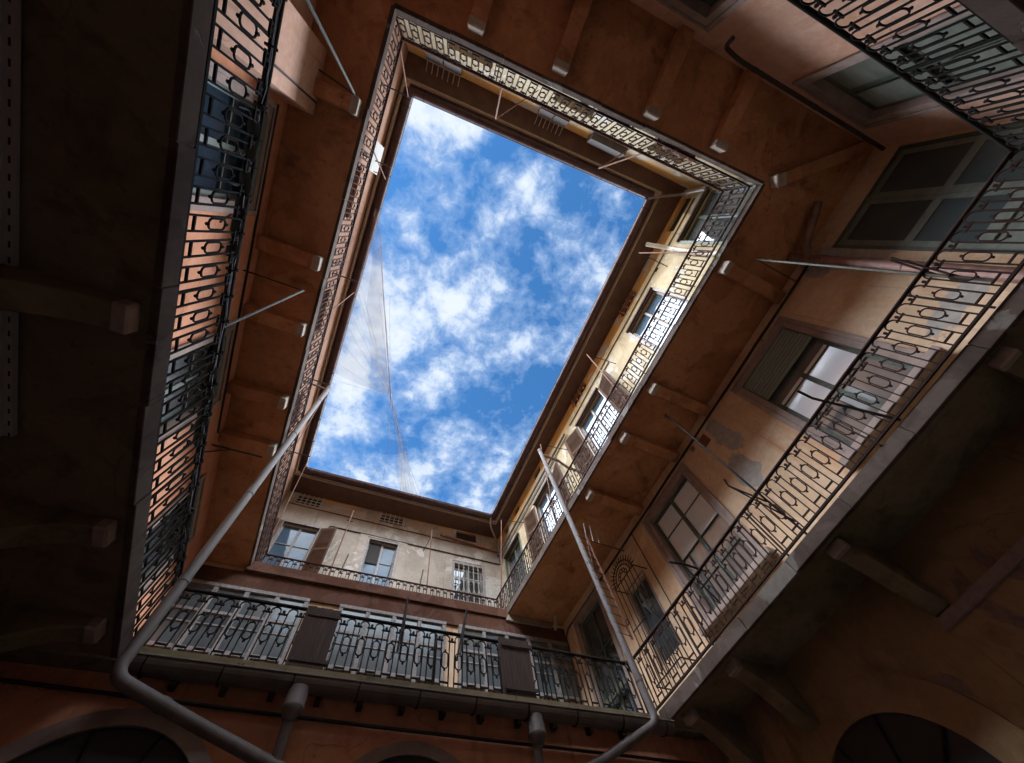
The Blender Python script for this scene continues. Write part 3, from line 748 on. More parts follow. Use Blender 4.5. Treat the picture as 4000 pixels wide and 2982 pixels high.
# ================================================================== railings
def module_mesh(p, H, m_):
    """one repeat of the balustrade: two bars joined by an arch, an oval ring with pips, a foot rung and the collar to the next pair. local x along the rail, z up"""
    mb = MB(); w = p*.60; r = .0118
    def V(x, z, y=0): return Vector((x, y, z))
    zt = H*.885
    arch = [V(w/2-w/2*math.cos(PI*k/8), zt+w*.5*math.sin(PI*k/8)*min(1, (H-zt-.02)/(w*.5))) for k in range(9)]
    mb.tube([V(0, .0)]+arch+[V(w, .0)], r, 4)
    zc, hl, rr = H*.50, H*.15, w*.36
    ov = []
    for k in range(13): ov.append(V(w/2+rr*math.cos(PI*k/12), zc+hl*.62+rr*.9*math.sin(PI*k/12)))
    for k in range(13): ov.append(V(w/2-rr*math.cos(PI*k/12), zc-hl*.62-rr*.9*math.sin(PI*k/12)))
    mb.tube(ov, r*.85, 4, closed=True)
    for s in (-1, 1):
        z = zc+s*(hl*.62+rr*.9)
        mb.tube([V(w/2, z), V(w/2, z+s*.03), V(w/2, z+s*.042)], [.015, .018, .004], 5)
        for q in (-1, 1): mb.tube([V(w/2+q*rr, zc+s*hl*.6), V(0 if q < 0 else w, zc+s*hl*.6)], r*.8, 4)
    mb.tube([V(-.004, H*.13), V(w+.004, H*.13)], r*1.2, 4)
    zz = H*.845
    mb.tube([V(w-.022, zz, -.004), V(p+.022, zz, -.004)], r*1.25, 4)
    cx = (w+p)/2
    mb.tube([V(cx, zz, -.004), V(cx, zz+.035), V(cx, zz+.055), V(cx, zz+.066)], [.008, .022, .022, .005], 6)
    me_o = mb.build('baluster', m_)
    return me_o
def railing(label, a, b, z0, z1, pitch, m_, ztop_pts=None, skip=(), top_r=.028):
    """a, b: plan corners"""
    A, B = Vector((*a, z0)), Vector((*b, z0)); L = (B-A).length; t = (B-A).normalized()
    root = thing('iron_railing', A, label, 'railing', 'wrought iron balcony railings')
    H = z1-z0; ang = math.atan2(t.y, t.x)
    up_ = Vector((0, 0, H))
    MB().tube([A+up_, B+up_], top_r, 6).build('top_rail', m_, root)
    MB().tube([A+Vector((0, 0, .0)), B+Vector((0, 0, .0))], .023, 4).build('bottom_rail', m_, root)
    n = int(round(L/pitch)); p = L/n
    proto = None; jr = random.Random(int(L*1000))
    for k in range(n):
        if any(s0 <= k*p <= s1 for s0, s1 in skip): continue
        if proto is None:
            proto = module_mesh(p, H, m_); o = proto
        else:
            o = proto.copy(); COL.objects.link(o)
        o.parent = root; o.location = t*(k*p); o.rotation_euler = (jr.uniform(-.012, .012), jr.uniform(-.014, .014), ang+jr.uniform(-.02, .02))
    k = 0
    while k <= L+.01:
        q = A+t*min(k, L); MB().tube([q-Vector((0, 0, .07)), q+up_], .017, 4).build('post', m_, root); k += L/max(1, round(L/2.1))
    return root
zl0, zl1, zu0, zu1 = 3.75, 4.64, 8.30, 9.19
RLTL, RLTR, RLBR, RLBL = (-2.16, -3.22), (5.87, -3.49), (5.60, 6.07), (-2.16, 6.07)
railing('dark railing of the first floor balcony on the left, hung with cables', RLTL, RLBL, zl0, zl1, .235, M['iron_dark'])
railing('rust dark railing of the first floor balcony below the stone framed windows', RLTR, RLBR, zl0, zl1, .25, M['iron'])
railing('first floor railing running into the upper right corner of the photo', RLTL, RLTR, zl0, zl1, .235, M['iron_dark'])
railing('first floor railing in front of the glazed gallery with brown boards on it', RLBL, RLBR, zl0, zl1, .222, M['iron_dark'])
RUTL, RUTR, RUBR, RUBL = (-2.22, -2.80), (5.19, -3.18), (4.86, 10.17), (-2.24, 10.17)
railing('thin upper railing on the left, seen almost edge on', RUTL, RUBL, zu0, zu1, .235, M['iron'])
railing('upper railing silhouetted against the sunlit cream wall', RUTR, RUBR, zu0, zu1, .235, M['iron'])
railing('upper railing below the strip of cream wall with vent boxes', RUTL, RUTR, zu0, zu1, .228, M['iron'])
railing('rusty upper railing above the glazed gallery', RUBL, RUBR, zu0, zu1, .213, M['iron'])

# ================================================================== big pipes
def pipe(name, label, pts, r, m_, joints=(), cat='downpipe', group=None, caps=True):
    o = thing(name, Vector(pts[0]), label, cat, group)
    # round the bends
    P_ = [Vector(p) for p in pts]; out = [P_[0]]
    for i in range(1, len(P_)-1):
        a, b, c = P_[i-1], P_[i], P_[i+1]
        d = min(.16, (a-b).length*.4, (c-b).length*.4)
        p0, p1 = b+(a-b).normalized()*d, b+(c-b).normalized()*d
        for k in range(7):
            t = k/6; out.append(p0*(1-t)**2+b*2*t*(1-t)+p1*t*t)
    out.append(P_[-1])
    MB().tube(out, r, 16).build('tube', m_, o)
    for (i, t) in joints:
        a, b = P_[i], P_[i+1]; q = a+(b-a)*t; u = (b-a).normalized()
        MB().tube([q-u*.04, q+u*.04], r*1.12, 16).build('joint', m_, o)
    return o
pA = pipe('downpipe', 'long grey downpipe crossing the left side and bending along the bottom wall',
     [(-2.20, 5.50, 11.1), (-1.90, 5.49, 3.12), (-.97, 5.76, 2.92), (.0, 5.86, 2.65), (1.2, 5.9, 2.3)], .067, M['pipe'], [(0, .012), (0, .12), (0, .35), (0, .62), (0, .85), (1, .6)], group='long grey downpipes')
MB().tube([(-2.2, 5.5, 10.9), (-3.4, 5.4, 10.9)], .03, 8).build('stay', M['pipe'], pA)
pB = pipe('downpipe', 'grey downpipe with clamps rising past the spiked strip at the right corner',
     [(4.68, 5.40, 11.0), (5.26, 5.58, 3.40), (4.15, 5.90, 2.95), (3.2, 5.95, 2.7)], .063, M['pipe'], [(0, .004), (0, .17), (0, .40), (0, .6), (0, .92), (1, .5)], group='long grey downpipes')
MB().tube([(4.70, 5.41, 10.75), (5.35, 5.45, 10.75), (5.65, 5.5, 10.6), (6.97, 5.6, 10.6)], .045, 10).build('branch', M['pipe'], pB)
MB().tube([(5.12, 5.60, 4.3), (5.55, 5.95, 4.35)], .03, 6).tube([(5.2, 5.58, 3.9), (5.55, 5.95, 3.9)], .03, 6).build('clamp', M['iron'], pB)
pipe('downpipe', 'thick rusty brown pipe with collars beside the faded green door',
     [(6.78, -2.3, 8.03), (6.80, -2.30, 7.5), (6.84, -2.30, 4.0), (6.84, -2.30, 3.7)], .10, M['pipe_rusty'], [(1, .03), (1, .07), (1, .5)])
pipe('soffit_pipe', 'short brown pipe on the soffit joining the thick rusty pipe', [(6.55, -3.4, 7.93), (6.72, -2.6, 7.8), (6.78, -2.34, 7.62)], .075, M['pipe_rusty'], [(0, .3)], 'pipe')
pipe('wall_pipe', 'black pipe running under the soffit and bending down by the upper window', [(2.95, -4.40, 7.2), (2.98, -4.38, 7.42), (3.35, -4.40, 7.53), (6.85, -4.5, 7.52)], .035, M['cable'], [(2, .1), (2, .5)], 'pipe')
pipe('wall_pipe', 'off white pipe standing out across the sunlit wall', [(6.15, -2.2, 13.9), (6.7, -2.3, 13.2), (6.82, -2.3, 12.0), (6.82, -2.3, 8.3)], .075, M['pipe_white'], [(1, .2), (1, .8)], 'pipe')
pipe('wall_pipe', 'pair of pale pipes running along the upper wall to the far corner', [P('r', 12.8, DR-.10, 14.05), P('r', 5.6, DR-.10, 14.05)], .055, M['pipe'], [(0, .3), (0, .7)], 'pipe')
pipe('wall_pipe', 'thin pipe below the pair of pale pipes on the upper wall', [P('r', 12.8, DR-.06, 13.75), P('r', 6.6, DR-.06, 13.75)], .03, M['pipe'], [], 'pipe')
pipe('wall_pipe', 'rusty topped pipe on the grey wall leading to the corner below the eaves', [P('b', 3.45, DB-.08, 14.5), P('b', 6.55, DB-.08, 14.22)], .06, M['pipe_rusty'], [(0, .02)], 'pipe')
pipe('downpipe', 'short green-grey downpipe in the far corner under the eaves', [(5.7, 11.75, 15.2), (5.75, 11.95, 14.8), (6.4, 12.6, 14.4), (6.5, 12.75, 13.6)], .05, M['pipe'], [(0, .1)])
pipe('downpipe', 'pale downspout crossing the eave in the upper right corner', [(5.95, -3.85, 15.2), (6.3, -4.05, 14.95), (6.8, -4.3, 14.7), (6.85, -4.35, 13.2)], .05, M['pipe'], [(0, .2)])
pipe('soffit_pipe', 'pale bent pipe hanging under the corner of the right balcony', [(6.25, 9.1, 8.04), (6.25, 9.12, 7.98), (6.28, 9.2, 7.9), (6.25, 9.25, 7.72)], .05, M['pipe_white'], [(0, .3)], 'pipe')

# cables along the walls
def wire(label, pts, r=.012, m_=None, name='cable', cat='cable', group=None):
    o = MB().tube(pts, r, 5).build(name, m_ or M['cable']); tag(o, label, cat, group); return o
def sag(a, b, n=14, s=.03, seed=1):
    rnd = random.Random(seed); a, b = Vector(a), Vector(b); out = []
    for k in range(n+1):
        t = k/n; out.append(a+(b-a)*t+Vector((0, 0, -s*math.sin(PI*(t*5 % 1)))))
    return out
wire('black cable along the top of the orange wall above the stone framed windows', sag(P('r', -2.5, DR-.04, 7.77), P('r', 7.0, DR-.04, 7.75), 30, .012), .028)
wire('thin black cable turning down the wall beside the glazed corner door', [P('r', 7.0, DR-.04, 7.75), P('r', 8.9, DR-.04, 7.74), P('r', 9.1, DR-.04, 7.6), P('r', 9.2, DR-.04, 5.0)], .022)
wire('dark cable following the top of the left orange wall', sag(P('l', -.70, DL-.02, 7.70), P('l', 5.6, DL-.02, 7.76), 30, .01), .02)
wire('thin line down the orange wall beside the spiked window guard', [P('r', 5.15, DR-.02, 7.75), P('r', 5.15, DR-.02, 4.0)], .012)
wire('upper of two dark lines across the grey cream wall', sag(P('b', -3.3, DB-.03, 14.42), P('b', 6.5, DB-.03, 14.22), 20, .01), .022, M['rust_pole'])
wire('lower of two dark lines across the grey cream wall', [P('b', -1.32, DB-.03, 13.4), P('b', -1.3, DB-.03, 13.6)]+sag(P('b', -1.2, DB-.03, 13.62), P('b', 6.4, DB-.03, 13.52), 20, .01), .024)
wire('dark cable along the sunlit cream wall under the eaves', sag(P('r', -4.5, DR-.03, 14.1), P('r', 5.2, DR-.03, 14.15), 20, .02), .022)
wire('red cable along the underside of the upper railing', sag((RUTL[0], RUTL[1]+.04, 9.16), (RUTR[0], RUTR[1]+.04, 9.16), 20, .006), .010, M['rust_plate'])
wire('vertical conduit on the pink chimney breast', [P('l', -1.0, 2.97, 8.02), P('l', -1.0, 2.97, 6.2)], .016)
wire('thin cord hanging in a loop on the sunlit wall', [P('r', 4.9, DR-.03, 13.1), P('r', 5.2, DR-.05, 12.9), P('r', 5.35, DR-.06, 13.2), P('r', 5.5, DR-.06, 13.9), P('r', 6.4, DR-.04, 12.4)], .008)

# tangle of cables along the left first floor rail
bun = thing('cable_bundle', Vector((-2.16, 1.0, 4.6)), 'thick tangle of dark cables tied to the left handrail', 'cables')
rnd = random.Random(5)
for q in range(7):
    pts = []; y = -3.2; ph = rnd.uniform(0, 6); a = rnd.uniform(.008, .02)
    while y < 6.0:
        pts.append((-2.165+a*math.sin(y*2.3+ph)*.8+rnd.uniform(-.01, .01), y, 4.60+a*math.cos(y*1.9+ph*2)-rnd.uniform(0, .03))); y += .18
    MB().tube(pts, .014, 4).build('cable', M['cable'], bun)
m = MB(); y = -3.1
while y < 6:
    MB().tube([(-2.16+.05*math.cos(k*PI/4), y, 4.60+.055*math.sin(k*PI/4)) for k in range(8)], .012, 4, closed=True).build('tie', M['iron_dark'], bun); y += rnd.uniform(.25, .5)
# dark shutter-like awning boxes hung on the left rail
for k, (y0_, y1_, lab) in enumerate(((-.35, 1.15, 'dark rolled awning on the left handrail below the blue window'), (2.35, 3.55, 'dark rolled awning on the left handrail below the pale window'), (4.55, 5.5, 'dark rolled awning on the left handrail near the downpipe'))):
    rnd = random.Random(k); pts = []; n = 16
    for i in range(n+1): pts.append((-2.19+rnd.uniform(-.015, .015), y0_+(y1_-y0_)*i/n, 4.60+rnd.uniform(-.02, .02)))
    o = thing('rolled_awning', Vector((-2.2, (y0_+y1_)/2, 4.5)), lab, 'awning', 'rolled awnings on the left rail')
    MB().tube(pts, [.035+rnd.uniform(0, .03) for _ in pts], 8).build('roll', M['dark_shutter'], o)
    for i in range(5):
        y = y0_+(y1_-y0_)*(i+.5)/5; MB().tube([(-2.20, y+rnd.uniform(-.03, .03), 4.6), (-2.18, y+rnd.uniform(-.06, .06), 4.45), (-2.19, y+rnd.uniform(-.1, .1), 4.3)], .009, 4).build('cord', M['cable'], o)

# clothesline brackets: arm from the wall or rail, stay and pole
def bracket(label, segs, mats, grp='clothesline poles'):
    base = Vector(segs[0][0]); o = thing('clothesline_bracket', base, label, 'pole', grp)
    names = ['pole', 'arm', 'stay', 'hook']
    for i, (s, mm) in enumerate(zip(segs, mats)):
        MB().tube(s, .02 if i == 0 else .014, 6).build(names[min(i, 3)], mm, o)
    return o
gp, rp, ip = M['grey_pole'], M['rust_pole'], M['iron']
bracket('long grey pole rising from the left handrail to a black arm', [[(-2.15, 1.95, 4.6), (-2.38, 2.04, 7.6)], [(-3.4, 2.06, 7.62), (-2.36, 2.04, 7.6)]], [gp, M['cable']])
bracket('long grey pole beside the pink chimney breast at the top left', [[(-2.15, -1.5, 4.6), (-2.32, -1.32, 7.6)], [(-2.88, -1.40, 7.62), (-2.30, -1.30, 7.6)]], [gp, M['cable']])
bracket('dark arm on the left wall just beside the downpipe', [[(-3.38, 5.80, 7.6), (-2.4, 5.80, 7.6)], [(-3.38, 5.80, 7.3), (-3.0, 5.8, 7.6)]], [M['cable'], M['cable']])
bracket('olive pole standing on the right rail near the faded green door', [[(5.88, -1.90, 3.9), (5.70, -1.85, 7.6)], [(6.95, -1.85, 7.7), (5.70, -1.85, 7.6)], [(5.88, -1.9, 4.45), (5.70, -2.0, 5.02)], [(5.88, -1.9, 4.2), (5.65, -2.02, 5.0)]], [gp, M['rust_pole'], M['iron'], M['iron']])
bracket('slender pole standing on the right rail between the two stone framed windows', [[(5.82, 1.87, 3.7), (5.68, 1.89, 7.6)], [(5.82, 1.90, 4.5), (5.55, 2.05, 5.0), (5.5, 2.0, 5.1)], [(5.86, 1.85, 4.0), (5.55, 2.05, 5.0)]], [M['iron_dark'], M['iron_dark'], M['iron_dark']])
bracket('bent iron prong on the right rail in front of the blind window', [[(5.86, -.05, 3.75), (5.60, .16, 4.7), (5.45, .15, 4.85)], [(5.86, .05, 4.3), (5.60, .16, 4.7)]], [M['iron_dark'], M['iron_dark']])
bracket('bent iron prong on the right rail below the eight paned window', [[(5.80, 3.55, 4.6), (5.55, 3.7, 4.85), (5.2, 3.7, 4.8)], [(5.80, 3.7, 4.1), (5.5, 3.7, 4.85)]], [M['iron_dark'], M['iron_dark']])
for y, lab in ((-1.75, 'rusty pole on the upper rail beside the off white pipe'), (2.1, 'rusty pole on the upper rail between the two sunlit windows'), (6.1, 'rusty pole on the upper rail behind the top of the downpipe'), (10.0, 'rusty pole on the upper rail at the far corner')):
    x0 = RUTR[0]+(RUBR[0]-RUTR[0])*(y-RUTR[1])/(RUBR[1]-RUTR[1])
    bracket(lab, [[(x0, y, 8.3), (x0+.50, y+.03, 13.0)], [(6.95, y, 13.25), (x0+.50, y+.03, 13.0)]], [rp, ip])
for y, lab in ((-2.75, 'rusty pole leaning over the gutter at the upper left corner'), (-.9, 'rusty rod above the white canvas'), (2.6, 'thin rod crossing the left eave halfway along'), (6.3, 'thin rod crossing the left eave above the downpipe'), (9.3, 'thin rod crossing the left eave near the lower left corner')):
    bracket(lab, [[(-3.35, y, 12.9), (-2.55, y, 12.9)], [(-2.22, y+.1, 9.2), (-2.60, y+.35 if y > -2 else y, 12.9)]], [M['cable'], rp])
for x, lab in ((-.25, 'rusty pole over the gutter between the two vent boxes'), (3.05, 'rusty pole over the gutter right of the second vent box')):
    bracket(lab, [[(x, -2.98-.03*x, 9.2), (x+.05, -3.2-.03*x, 12.6)], [(x+.9, -4.4, 12.9), (x+.05, -3.2-.03*x, 12.6)]], [rp, rp])
for x, zt_, lab in ((-.42, 11.75, 'rusty pole standing on the upper rail right of the shuttered window'), (2.5, 11.7, 'rusty pole standing on the upper rail left of the white grille')):
    bracket(lab, [[(x, 10.17, 8.3), (x-.02, 10.2, zt_)], [(x-.25, 10.2, zt_-1.1), (x+.02, 10.2, zt_-.15)] if x > 0 else [(x-.1, 10.2, 11.2), (x+.1, 10.2, 11.2)]], [rp, ip])
for x, lab in ((-.12, 'short dark prong on the upper rail left of the half open window'), (1.25, 'short dark prong on the upper rail in front of the half open window'), (2.28, 'short dark prong on the upper rail before the plain grey wall')):
    bracket(lab, [[(x-.02, 10.17, 9.1), (x+.03, 10.15, 9.75)]], [M['cable']], 'short prongs on the upper rail')
for hx0, hx1, lab in ((.226, .262, 'pair of black rods tied before the middle glazed bay'), (.442, .486, 'pair of black rods tied before the orange pier')):
    bracket(lab, [[(hx1*4.3, 6.05, 4.2), (hx0*5.15, 6.05, 5.15)], [(hx1*4.3+.05, 6.03, 4.25), (hx0*5.15, 6.05, 5.15)]], [M['cable'], M['cable']], 'black rods on the gallery rail')

# ================================================================== things on rails and walls
def board(label, x0, x1, y, z0, z1, slat=.06):
    o = thing('privacy_board', Vector(((x0+x1)/2, y, z0)), label, 'board', 'brown boards tied to the gallery railing')
    m = MB(); x = x0; rnd = random.Random(int(x0*100)+50)
    while x < x1-.01:
        w = min(slat, x1-x); m.hexa([Vector(v) for v in ((x, y-.012, z0+rnd.uniform(-.02, .02)), (x+w-.0005, y-.012, z0), (x+w-.0005, y+.012, z0), (x, y+.012, z0))],
               [Vector(v) for v in ((x, y-.012, z1), (x+w-.0005, y-.012, z1+rnd.uniform(-.01, .02)), (x+w-.0005, y+.012, z1), (x, y+.012, z1))]); x += slat
    m.build('slats', M['reed'], o)
    for zz in (z0+.12, z1-.15): MB().box('b', x0, x1, y-.03, y-.014, zz, zz+.05).build('batten', M['reed'], o)
board('dark brown board between the left and the middle glazed bay', -.36, .14, 6.02, 3.72, 4.66)
board('dark brown board hanging over the rail near the right corner', 2.84, 3.42, 6.02, 3.72, 4.68)
# window guard with half round spiked head
gd = thing('window_guard', P('r', 5.75, DR, 4.3), 'spiked half round iron guard with bars over the small window', 'window guard')
m = MB(); uc, gd_d = 5.72, DR-.42
for k in range(7):
    u = uc-.42+.14*k; m.tube([P('r', u, gd_d, 4.4), P('r', u, gd_d, 6.7 if 0 < k < 6 else 6.7)], .012, 5)
for z in (4.5, 5.6, 6.7): m.tube([P('r', uc-.44, gd_d, z), P('r', uc+.44, gd_d, z)], .014, 5)
m.build('bars', M['iron_dark'], gd)
m = MB()
for r_ in (.40, .30): m.tube([P('r', uc+r_*math.cos(PI*k/16), gd_d, 6.72+r_*math.sin(PI*k/16)) for k in range(17)], .014, 5)
for k in range(15):
    t = PI*(k+.5)/15; m.tube([P('r', uc+.30*math.cos(t), gd_d, 6.72+.30*math.sin(t)), P('r', uc+.46*math.cos(t), gd_d, 6.72+.46*math.sin(t)), P('r', uc+.55*math.cos(t), gd_d, 6.72+.55*math.sin(t))], [.008, .014, .002], 5)
for k in range(5):
    t = PI*(k+.5)/5; c0 = P('r', uc+.15*math.cos(t), gd_d, 6.74+.15*math.sin(t))
    m.tube([c0+Vector((0, .05*math.cos(j*PI/4), .05*math.sin(j*PI/4))) for j in range(8)], .012, 4, closed=True)
m.build('spiked_head', M['iron_dark'], gd)
m = MB()
for u in (uc-.44, uc+.44):
    for z in (4.5, 6.7): m.tube([P('r', u, gd_d, z), P('r', u, DR, z)], .014, 5)
m.tube([P('r', 5.25, gd_d-.15, 5.0), P('r', 5.35, gd_d-.15, 5.9)], .03, 6)
m.build('stay', M['iron_dark'], gd)
# ladder-like strip of spikes beside the downpipe
sp_ = thing('spike_strip', Vector((5.2, 5.4, 4.4)), 'upright iron strip with long thin spikes beside the right downpipe', 'spikes')
s0, s1 = Vector((5.28, 5.40, 4.60)), Vector((4.98, 5.20, 6.95))
MB().tube([s0, s1], .022, 4).build('rod', M['rust_plate'], sp_)
m = MB()
for k in range(13):
    q = s0+(s1-s0)*(k+.3)/13; m.tube([q, q+Vector((-.30, -.02, .03))], [.010, .004], 5)
m.tube([s0+Vector((.05, 0, .35))+Vector((0, .04*math.cos(j*PI/4), .06*math.sin(j*PI/4))) for j in range(8)], .010, 4, closed=True)
m.build('spikes', M['iron'], sp_)
fn = thing('spike_comb', Vector((6.2, 5.5, 7.6)), 'horizontal iron comb of spikes under the right balcony soffit', 'spikes')
MB().tube([(5.10, 5.35, 7.0), (6.92, 5.95, 7.7)], .018, 5).tube([(5.1, 5.35, 7.0), (5.1, 5.5, 6.2)], .014, 5).build('rod', M['rust_plate'], fn)
m = MB()
for k in range(6):
    q = Vector((5.12, 5.36, 7.02)).lerp(Vector((6.4, 5.78, 7.5)), k/5); m.tube([q, q+Vector((.0, -.1, .45))], [.012, .004], 5)
m.build('spikes', M['vent_iron'], fn)
# meter plates
for (u, z, w, h_, lab, mm) in ((1.92, 7.45, .27, .30, 'rust red square plate on the orange wall under the cable', 'rust_plate'), (2.25, 7.62, .12, .13, 'small grey-brown plate beside the rust red one', 'stone_dark')):
    o = MB().box('r', u-w/2, u+w/2, DR-.025, DR-.002, z-h_/2, z+h_/2).build('wall_plate', M[mm], None, .006); tag(o, lab, 'plate')
# white canvas on the left eave
m = MB().box('l', -1.36, -.58, 2.98, 2.995, 12.2, 13.5)
o = m.build('canvas_sheet', M['white_sheet']); tag(o, 'white canvas sheet stretched below the left eave', 'canvas')
MB().tube([(-3.35, -.62, 13.02), (-2.85, -.62, 13.02)], .012, 5).build('cord', M['cable'], o)
# galvanised tray on the far left soffit
o = thing('cable_tray', Vector((-3.15, 0, 3.45)), 'perforated grey metal tray along the far left soffit', 'cable tray')
MB().box('l', -3.0, 3.05, 3.04, 3.10, 3.43, 3.475).box('l', -3.0, 3.05, 3.10, 3.13, 3.40, 3.475).build('tray', M['galv'], o)
# brown clutter at the upper left corner of the upper railing
for (x0, x1, lab) in ((-1.85, -.75, 'dark netting and silver wires heaped behind the upper railing, top left'), (1.2, 2.4, 'dark planter trough behind the upper railing, right of the pole'), (2.9, 3.8, 'rust brown bundle behind the upper railing near the corner')):
    o = thing('storage_bundle', Vector(((x0+x1)/2, -3.2, 8.3)), lab, 'bundle', 'things stored behind the upper railing')
    rnd = random.Random(int(x0*10)+99); m = MB()
    n = 14; pts = [(x0+(x1-x0)*i/n, -3.16+rnd.uniform(-.03, .03), 8.40+rnd.uniform(-.03, .05)) for i in range(n+1)]
    m.tube(pts, [.07+rnd.uniform(0, .05) for _ in pts], 8); m.build('bundle_body', M['reed'] if x0 != 2.9 else M['rust_plate'], o)
    if x0 < 0:
        m = MB()
        for q in range(5):
            m.tube([(x0+.1+rnd.uniform(0, .9), -2.95+rnd.uniform(-.05, .05), 8.45+rnd.uniform(-.1, .15)) for _ in range(4)], .009, 4)
        m.build('wire', M['pipe_white'], o)

# ================================================================== pigeon net
net_m, nt, b = mat('fine pigeon net')
b.inputs['Base Color'].default_value = (.55, .50, .46, 1); b.inputs['Roughness'].default_value = .9
u = N(nt, 'ShaderNodeTexChecker'); 
f1 = noise(nt, 1.2, 3, .5)
v = pos(nt); wv = N(nt, 'ShaderNodeTexWave', wave_type='BANDS', bands_direction='X'); wv.inputs['Scale'].default_value = 9; wv.inputs['Distortion'].default_value = .6
nt.links.new(v, wv.inputs['Vector'])
wy = N(nt, 'ShaderNodeTexWave', wave_type='BANDS', bands_direction='Y'); wy.inputs['Scale'].default_value = 9; wy.inputs['Distortion'].default_value = .6
nt.links.new(v, wy.inputs['Vector'])
al = math_(nt, 'ADD', math_(nt, 'MULTIPLY', math_(nt, 'MAXIMUM', step(nt, wv.outputs['Fac'], .72, .95), step(nt, wy.outputs['Fac'], .72, .95)), .22), math_(nt, 'MULTIPLY', f1, .16))
nt.links.new(al, b.inputs['Alpha'])
nt.nodes.remove(u)
net_s = simple('net strand', (.38, .33, .30), (.5, .45, .41), .9)
net = thing('pigeon_net', Vector((-.6, 7.0, 15.2)), 'torn pale pigeon net gathered to a knot across the sky opening', 'net')
def hp(hx, hy, z): return Vector((hx*z, hy*z, z))
ZN = 15.25
G0 = hp(-.041, .464, ZN)
fan = [(-.203, .005), (-.176, .095), (-.150, .20), (-.12, .205), (-.200, .19), (-.202, .27), (-.205, .36), (-.200, .47)]
edge = [hp(-.203, .0, ZN), hp(-.186, .04, ZN-.05), hp(-.172, .096, ZN), hp(-.137, .206, ZN-.05), hp(-.088, .36, ZN-.1), hp(-.062, .42, ZN-.08)]
def sheet(A, B, n=18, m_=10, sagv=.18, fold=.03, name='net_sheet'):
    """ruled sheet between two polylines (lists of points), sagging, slightly folded"""
    def at(L, t):
        x = t*(len(L)-1); i = min(int(x), len(L)-2); return L[i].lerp(L[i+1], x-i)
    vs = []; fs = []
    for i in range(n+1):
        a, b_ = at(A, i/n), at(B, i/n)
        for j in range(m_+1):
            t = j/m_; p = a.lerp(b_, t); vs.append(p+Vector((0, 0, -sagv*math.sin(PI*t)+fold*math.sin(t*23+i))))
    for i in range(n):
        for j in range(m_): fs.append((i*(m_+1)+j, i*(m_+1)+j+1, (i+1)*(m_+1)+j+1, (i+1)*(m_+1)+j))
    return MB().add(vs, fs, True).build(name, net_m, net)
le = [hp(-.203, .0, ZN), hp(-.203, .15, ZN), hp(-.204, .3, ZN), hp(-.205, .46, ZN)]
sheet([hp(-.203, .01, ZN), hp(-.172, .096, ZN), hp(-.13, .23, ZN), hp(-.075, .38, ZN), G0], [hp(-.203, .05, ZN), hp(-.203, .15, ZN), hp(-.204, .28, ZN), hp(-.204, .39, ZN), hp(-.203, .45, ZN)])
sheet([hp(-.172, .1, ZN), hp(-.13, .23, ZN), hp(-.075, .38, ZN), G0], [hp(-.185, .12, ZN), hp(-.165, .25, ZN), hp(-.115, .39, ZN), G0+Vector((-.06, -.04, 0))], sagv=.06)
sheet([G0, hp(.045, .60, ZN), hp(.085, .695, ZN), hp(.152, .797, ZN)], [G0+Vector((-.04, .03, 0)), hp(.012, .60, ZN), hp(.04, .69, ZN), hp(.09, .80, ZN)], sagv=.04, m_=6)
sheet([G0, hp(.030, .60, ZN), hp(.065, .695, ZN), hp(.12, .797, ZN)], [G0+Vector((-.02, .03, 0)), hp(.020, .60, ZN), hp(.05, .69, ZN), hp(.10, .80, ZN)], sagv=.03, m_=6)
m = MB(); rnd = random.Random(3)
for (hx, hy) in fan+[(-.165, .12), (-.19, .23), (-.203, .31), (-.203, .42), (-.185, .06), (-.145, .17)]:
    a = hp(hx, hy, ZN); pts = [a.lerp(G0, t/8)+Vector((rnd.uniform(-.02, .02), rnd.uniform(-.02, .02), -.12*math.sin(PI*t/8))) for t in range(9)]
    pts[-1] = G0; m.tube(pts, .006, 4)
for (hx, hy) in ((.152, .797), (.13, .79), (.11, .80), (.12, .795), (.085, .80), (.02, .77), (-.02, .775), (.17, .80)):
    a = hp(hx, hy, ZN); c = hp(.04, .62, ZN) if hx > .05 else hp(.0, .63, ZN)
    pts = [G0, G0.lerp(c, .5)+Vector((rnd.uniform(-.03, .03), 0, -.03)), c, c.lerp(a, .5)+Vector((rnd.uniform(-.04, .04), 0, -.04)), a]; m.tube(pts, .006, 4)
m.tube([G0-Vector((.02, .08, 0)), G0, G0+Vector((.03, .12, 0)), G0+Vector((.1, .5, 0))], [.01, .035, .02, .01], 6)
m.build('strands', net_s, net)

# ================================================================== setting
me = MB().quad(Vector((-400, -400, GZ)), Vector((400, -400, GZ)), Vector((400, 400, GZ)), Vector((-400, 400, GZ))).build('ground', M['ground']); me['kind'] = 'structure'

# ================================================================== light
sun_dir = Vector((1.0, .035, -.66)).normalized()
sl = bpy.data.lights.new('sun', 'SUN'); so = bpy.data.objects.new('sun', sl); COL.objects.link(so)
sl.energy = 2.3; sl.angle = math.radians(.5); sl.color = (1.0, .90, .74)
so.rotation_euler = sun_dir.to_track_quat('-Z', 'Y').to_euler()
so.location = (-10, 0, 30)
FILL_X, FILL_Y = 20.0, 8.0
world = bpy.data.worlds.new('World'); sc.world = world; world.use_nodes = True
nt = world.node_tree; bg = nt.nodes['Background']
sky = nt.nodes.new('ShaderNodeTexSky'); sky.sky_type = 'NISHITA'; sky.sun_disc = False
sky.sun_elevation = math.asin(-sun_dir.z); sky.sun_rotation = math.atan2(-sun_dir.x, -sun_dir.y) % (2*PI)
sky.air_density = 1.0; sky.dust_density = .3; sky.ozone_density = 1.6
tc = nt.nodes.new('ShaderNodeTexCoord')
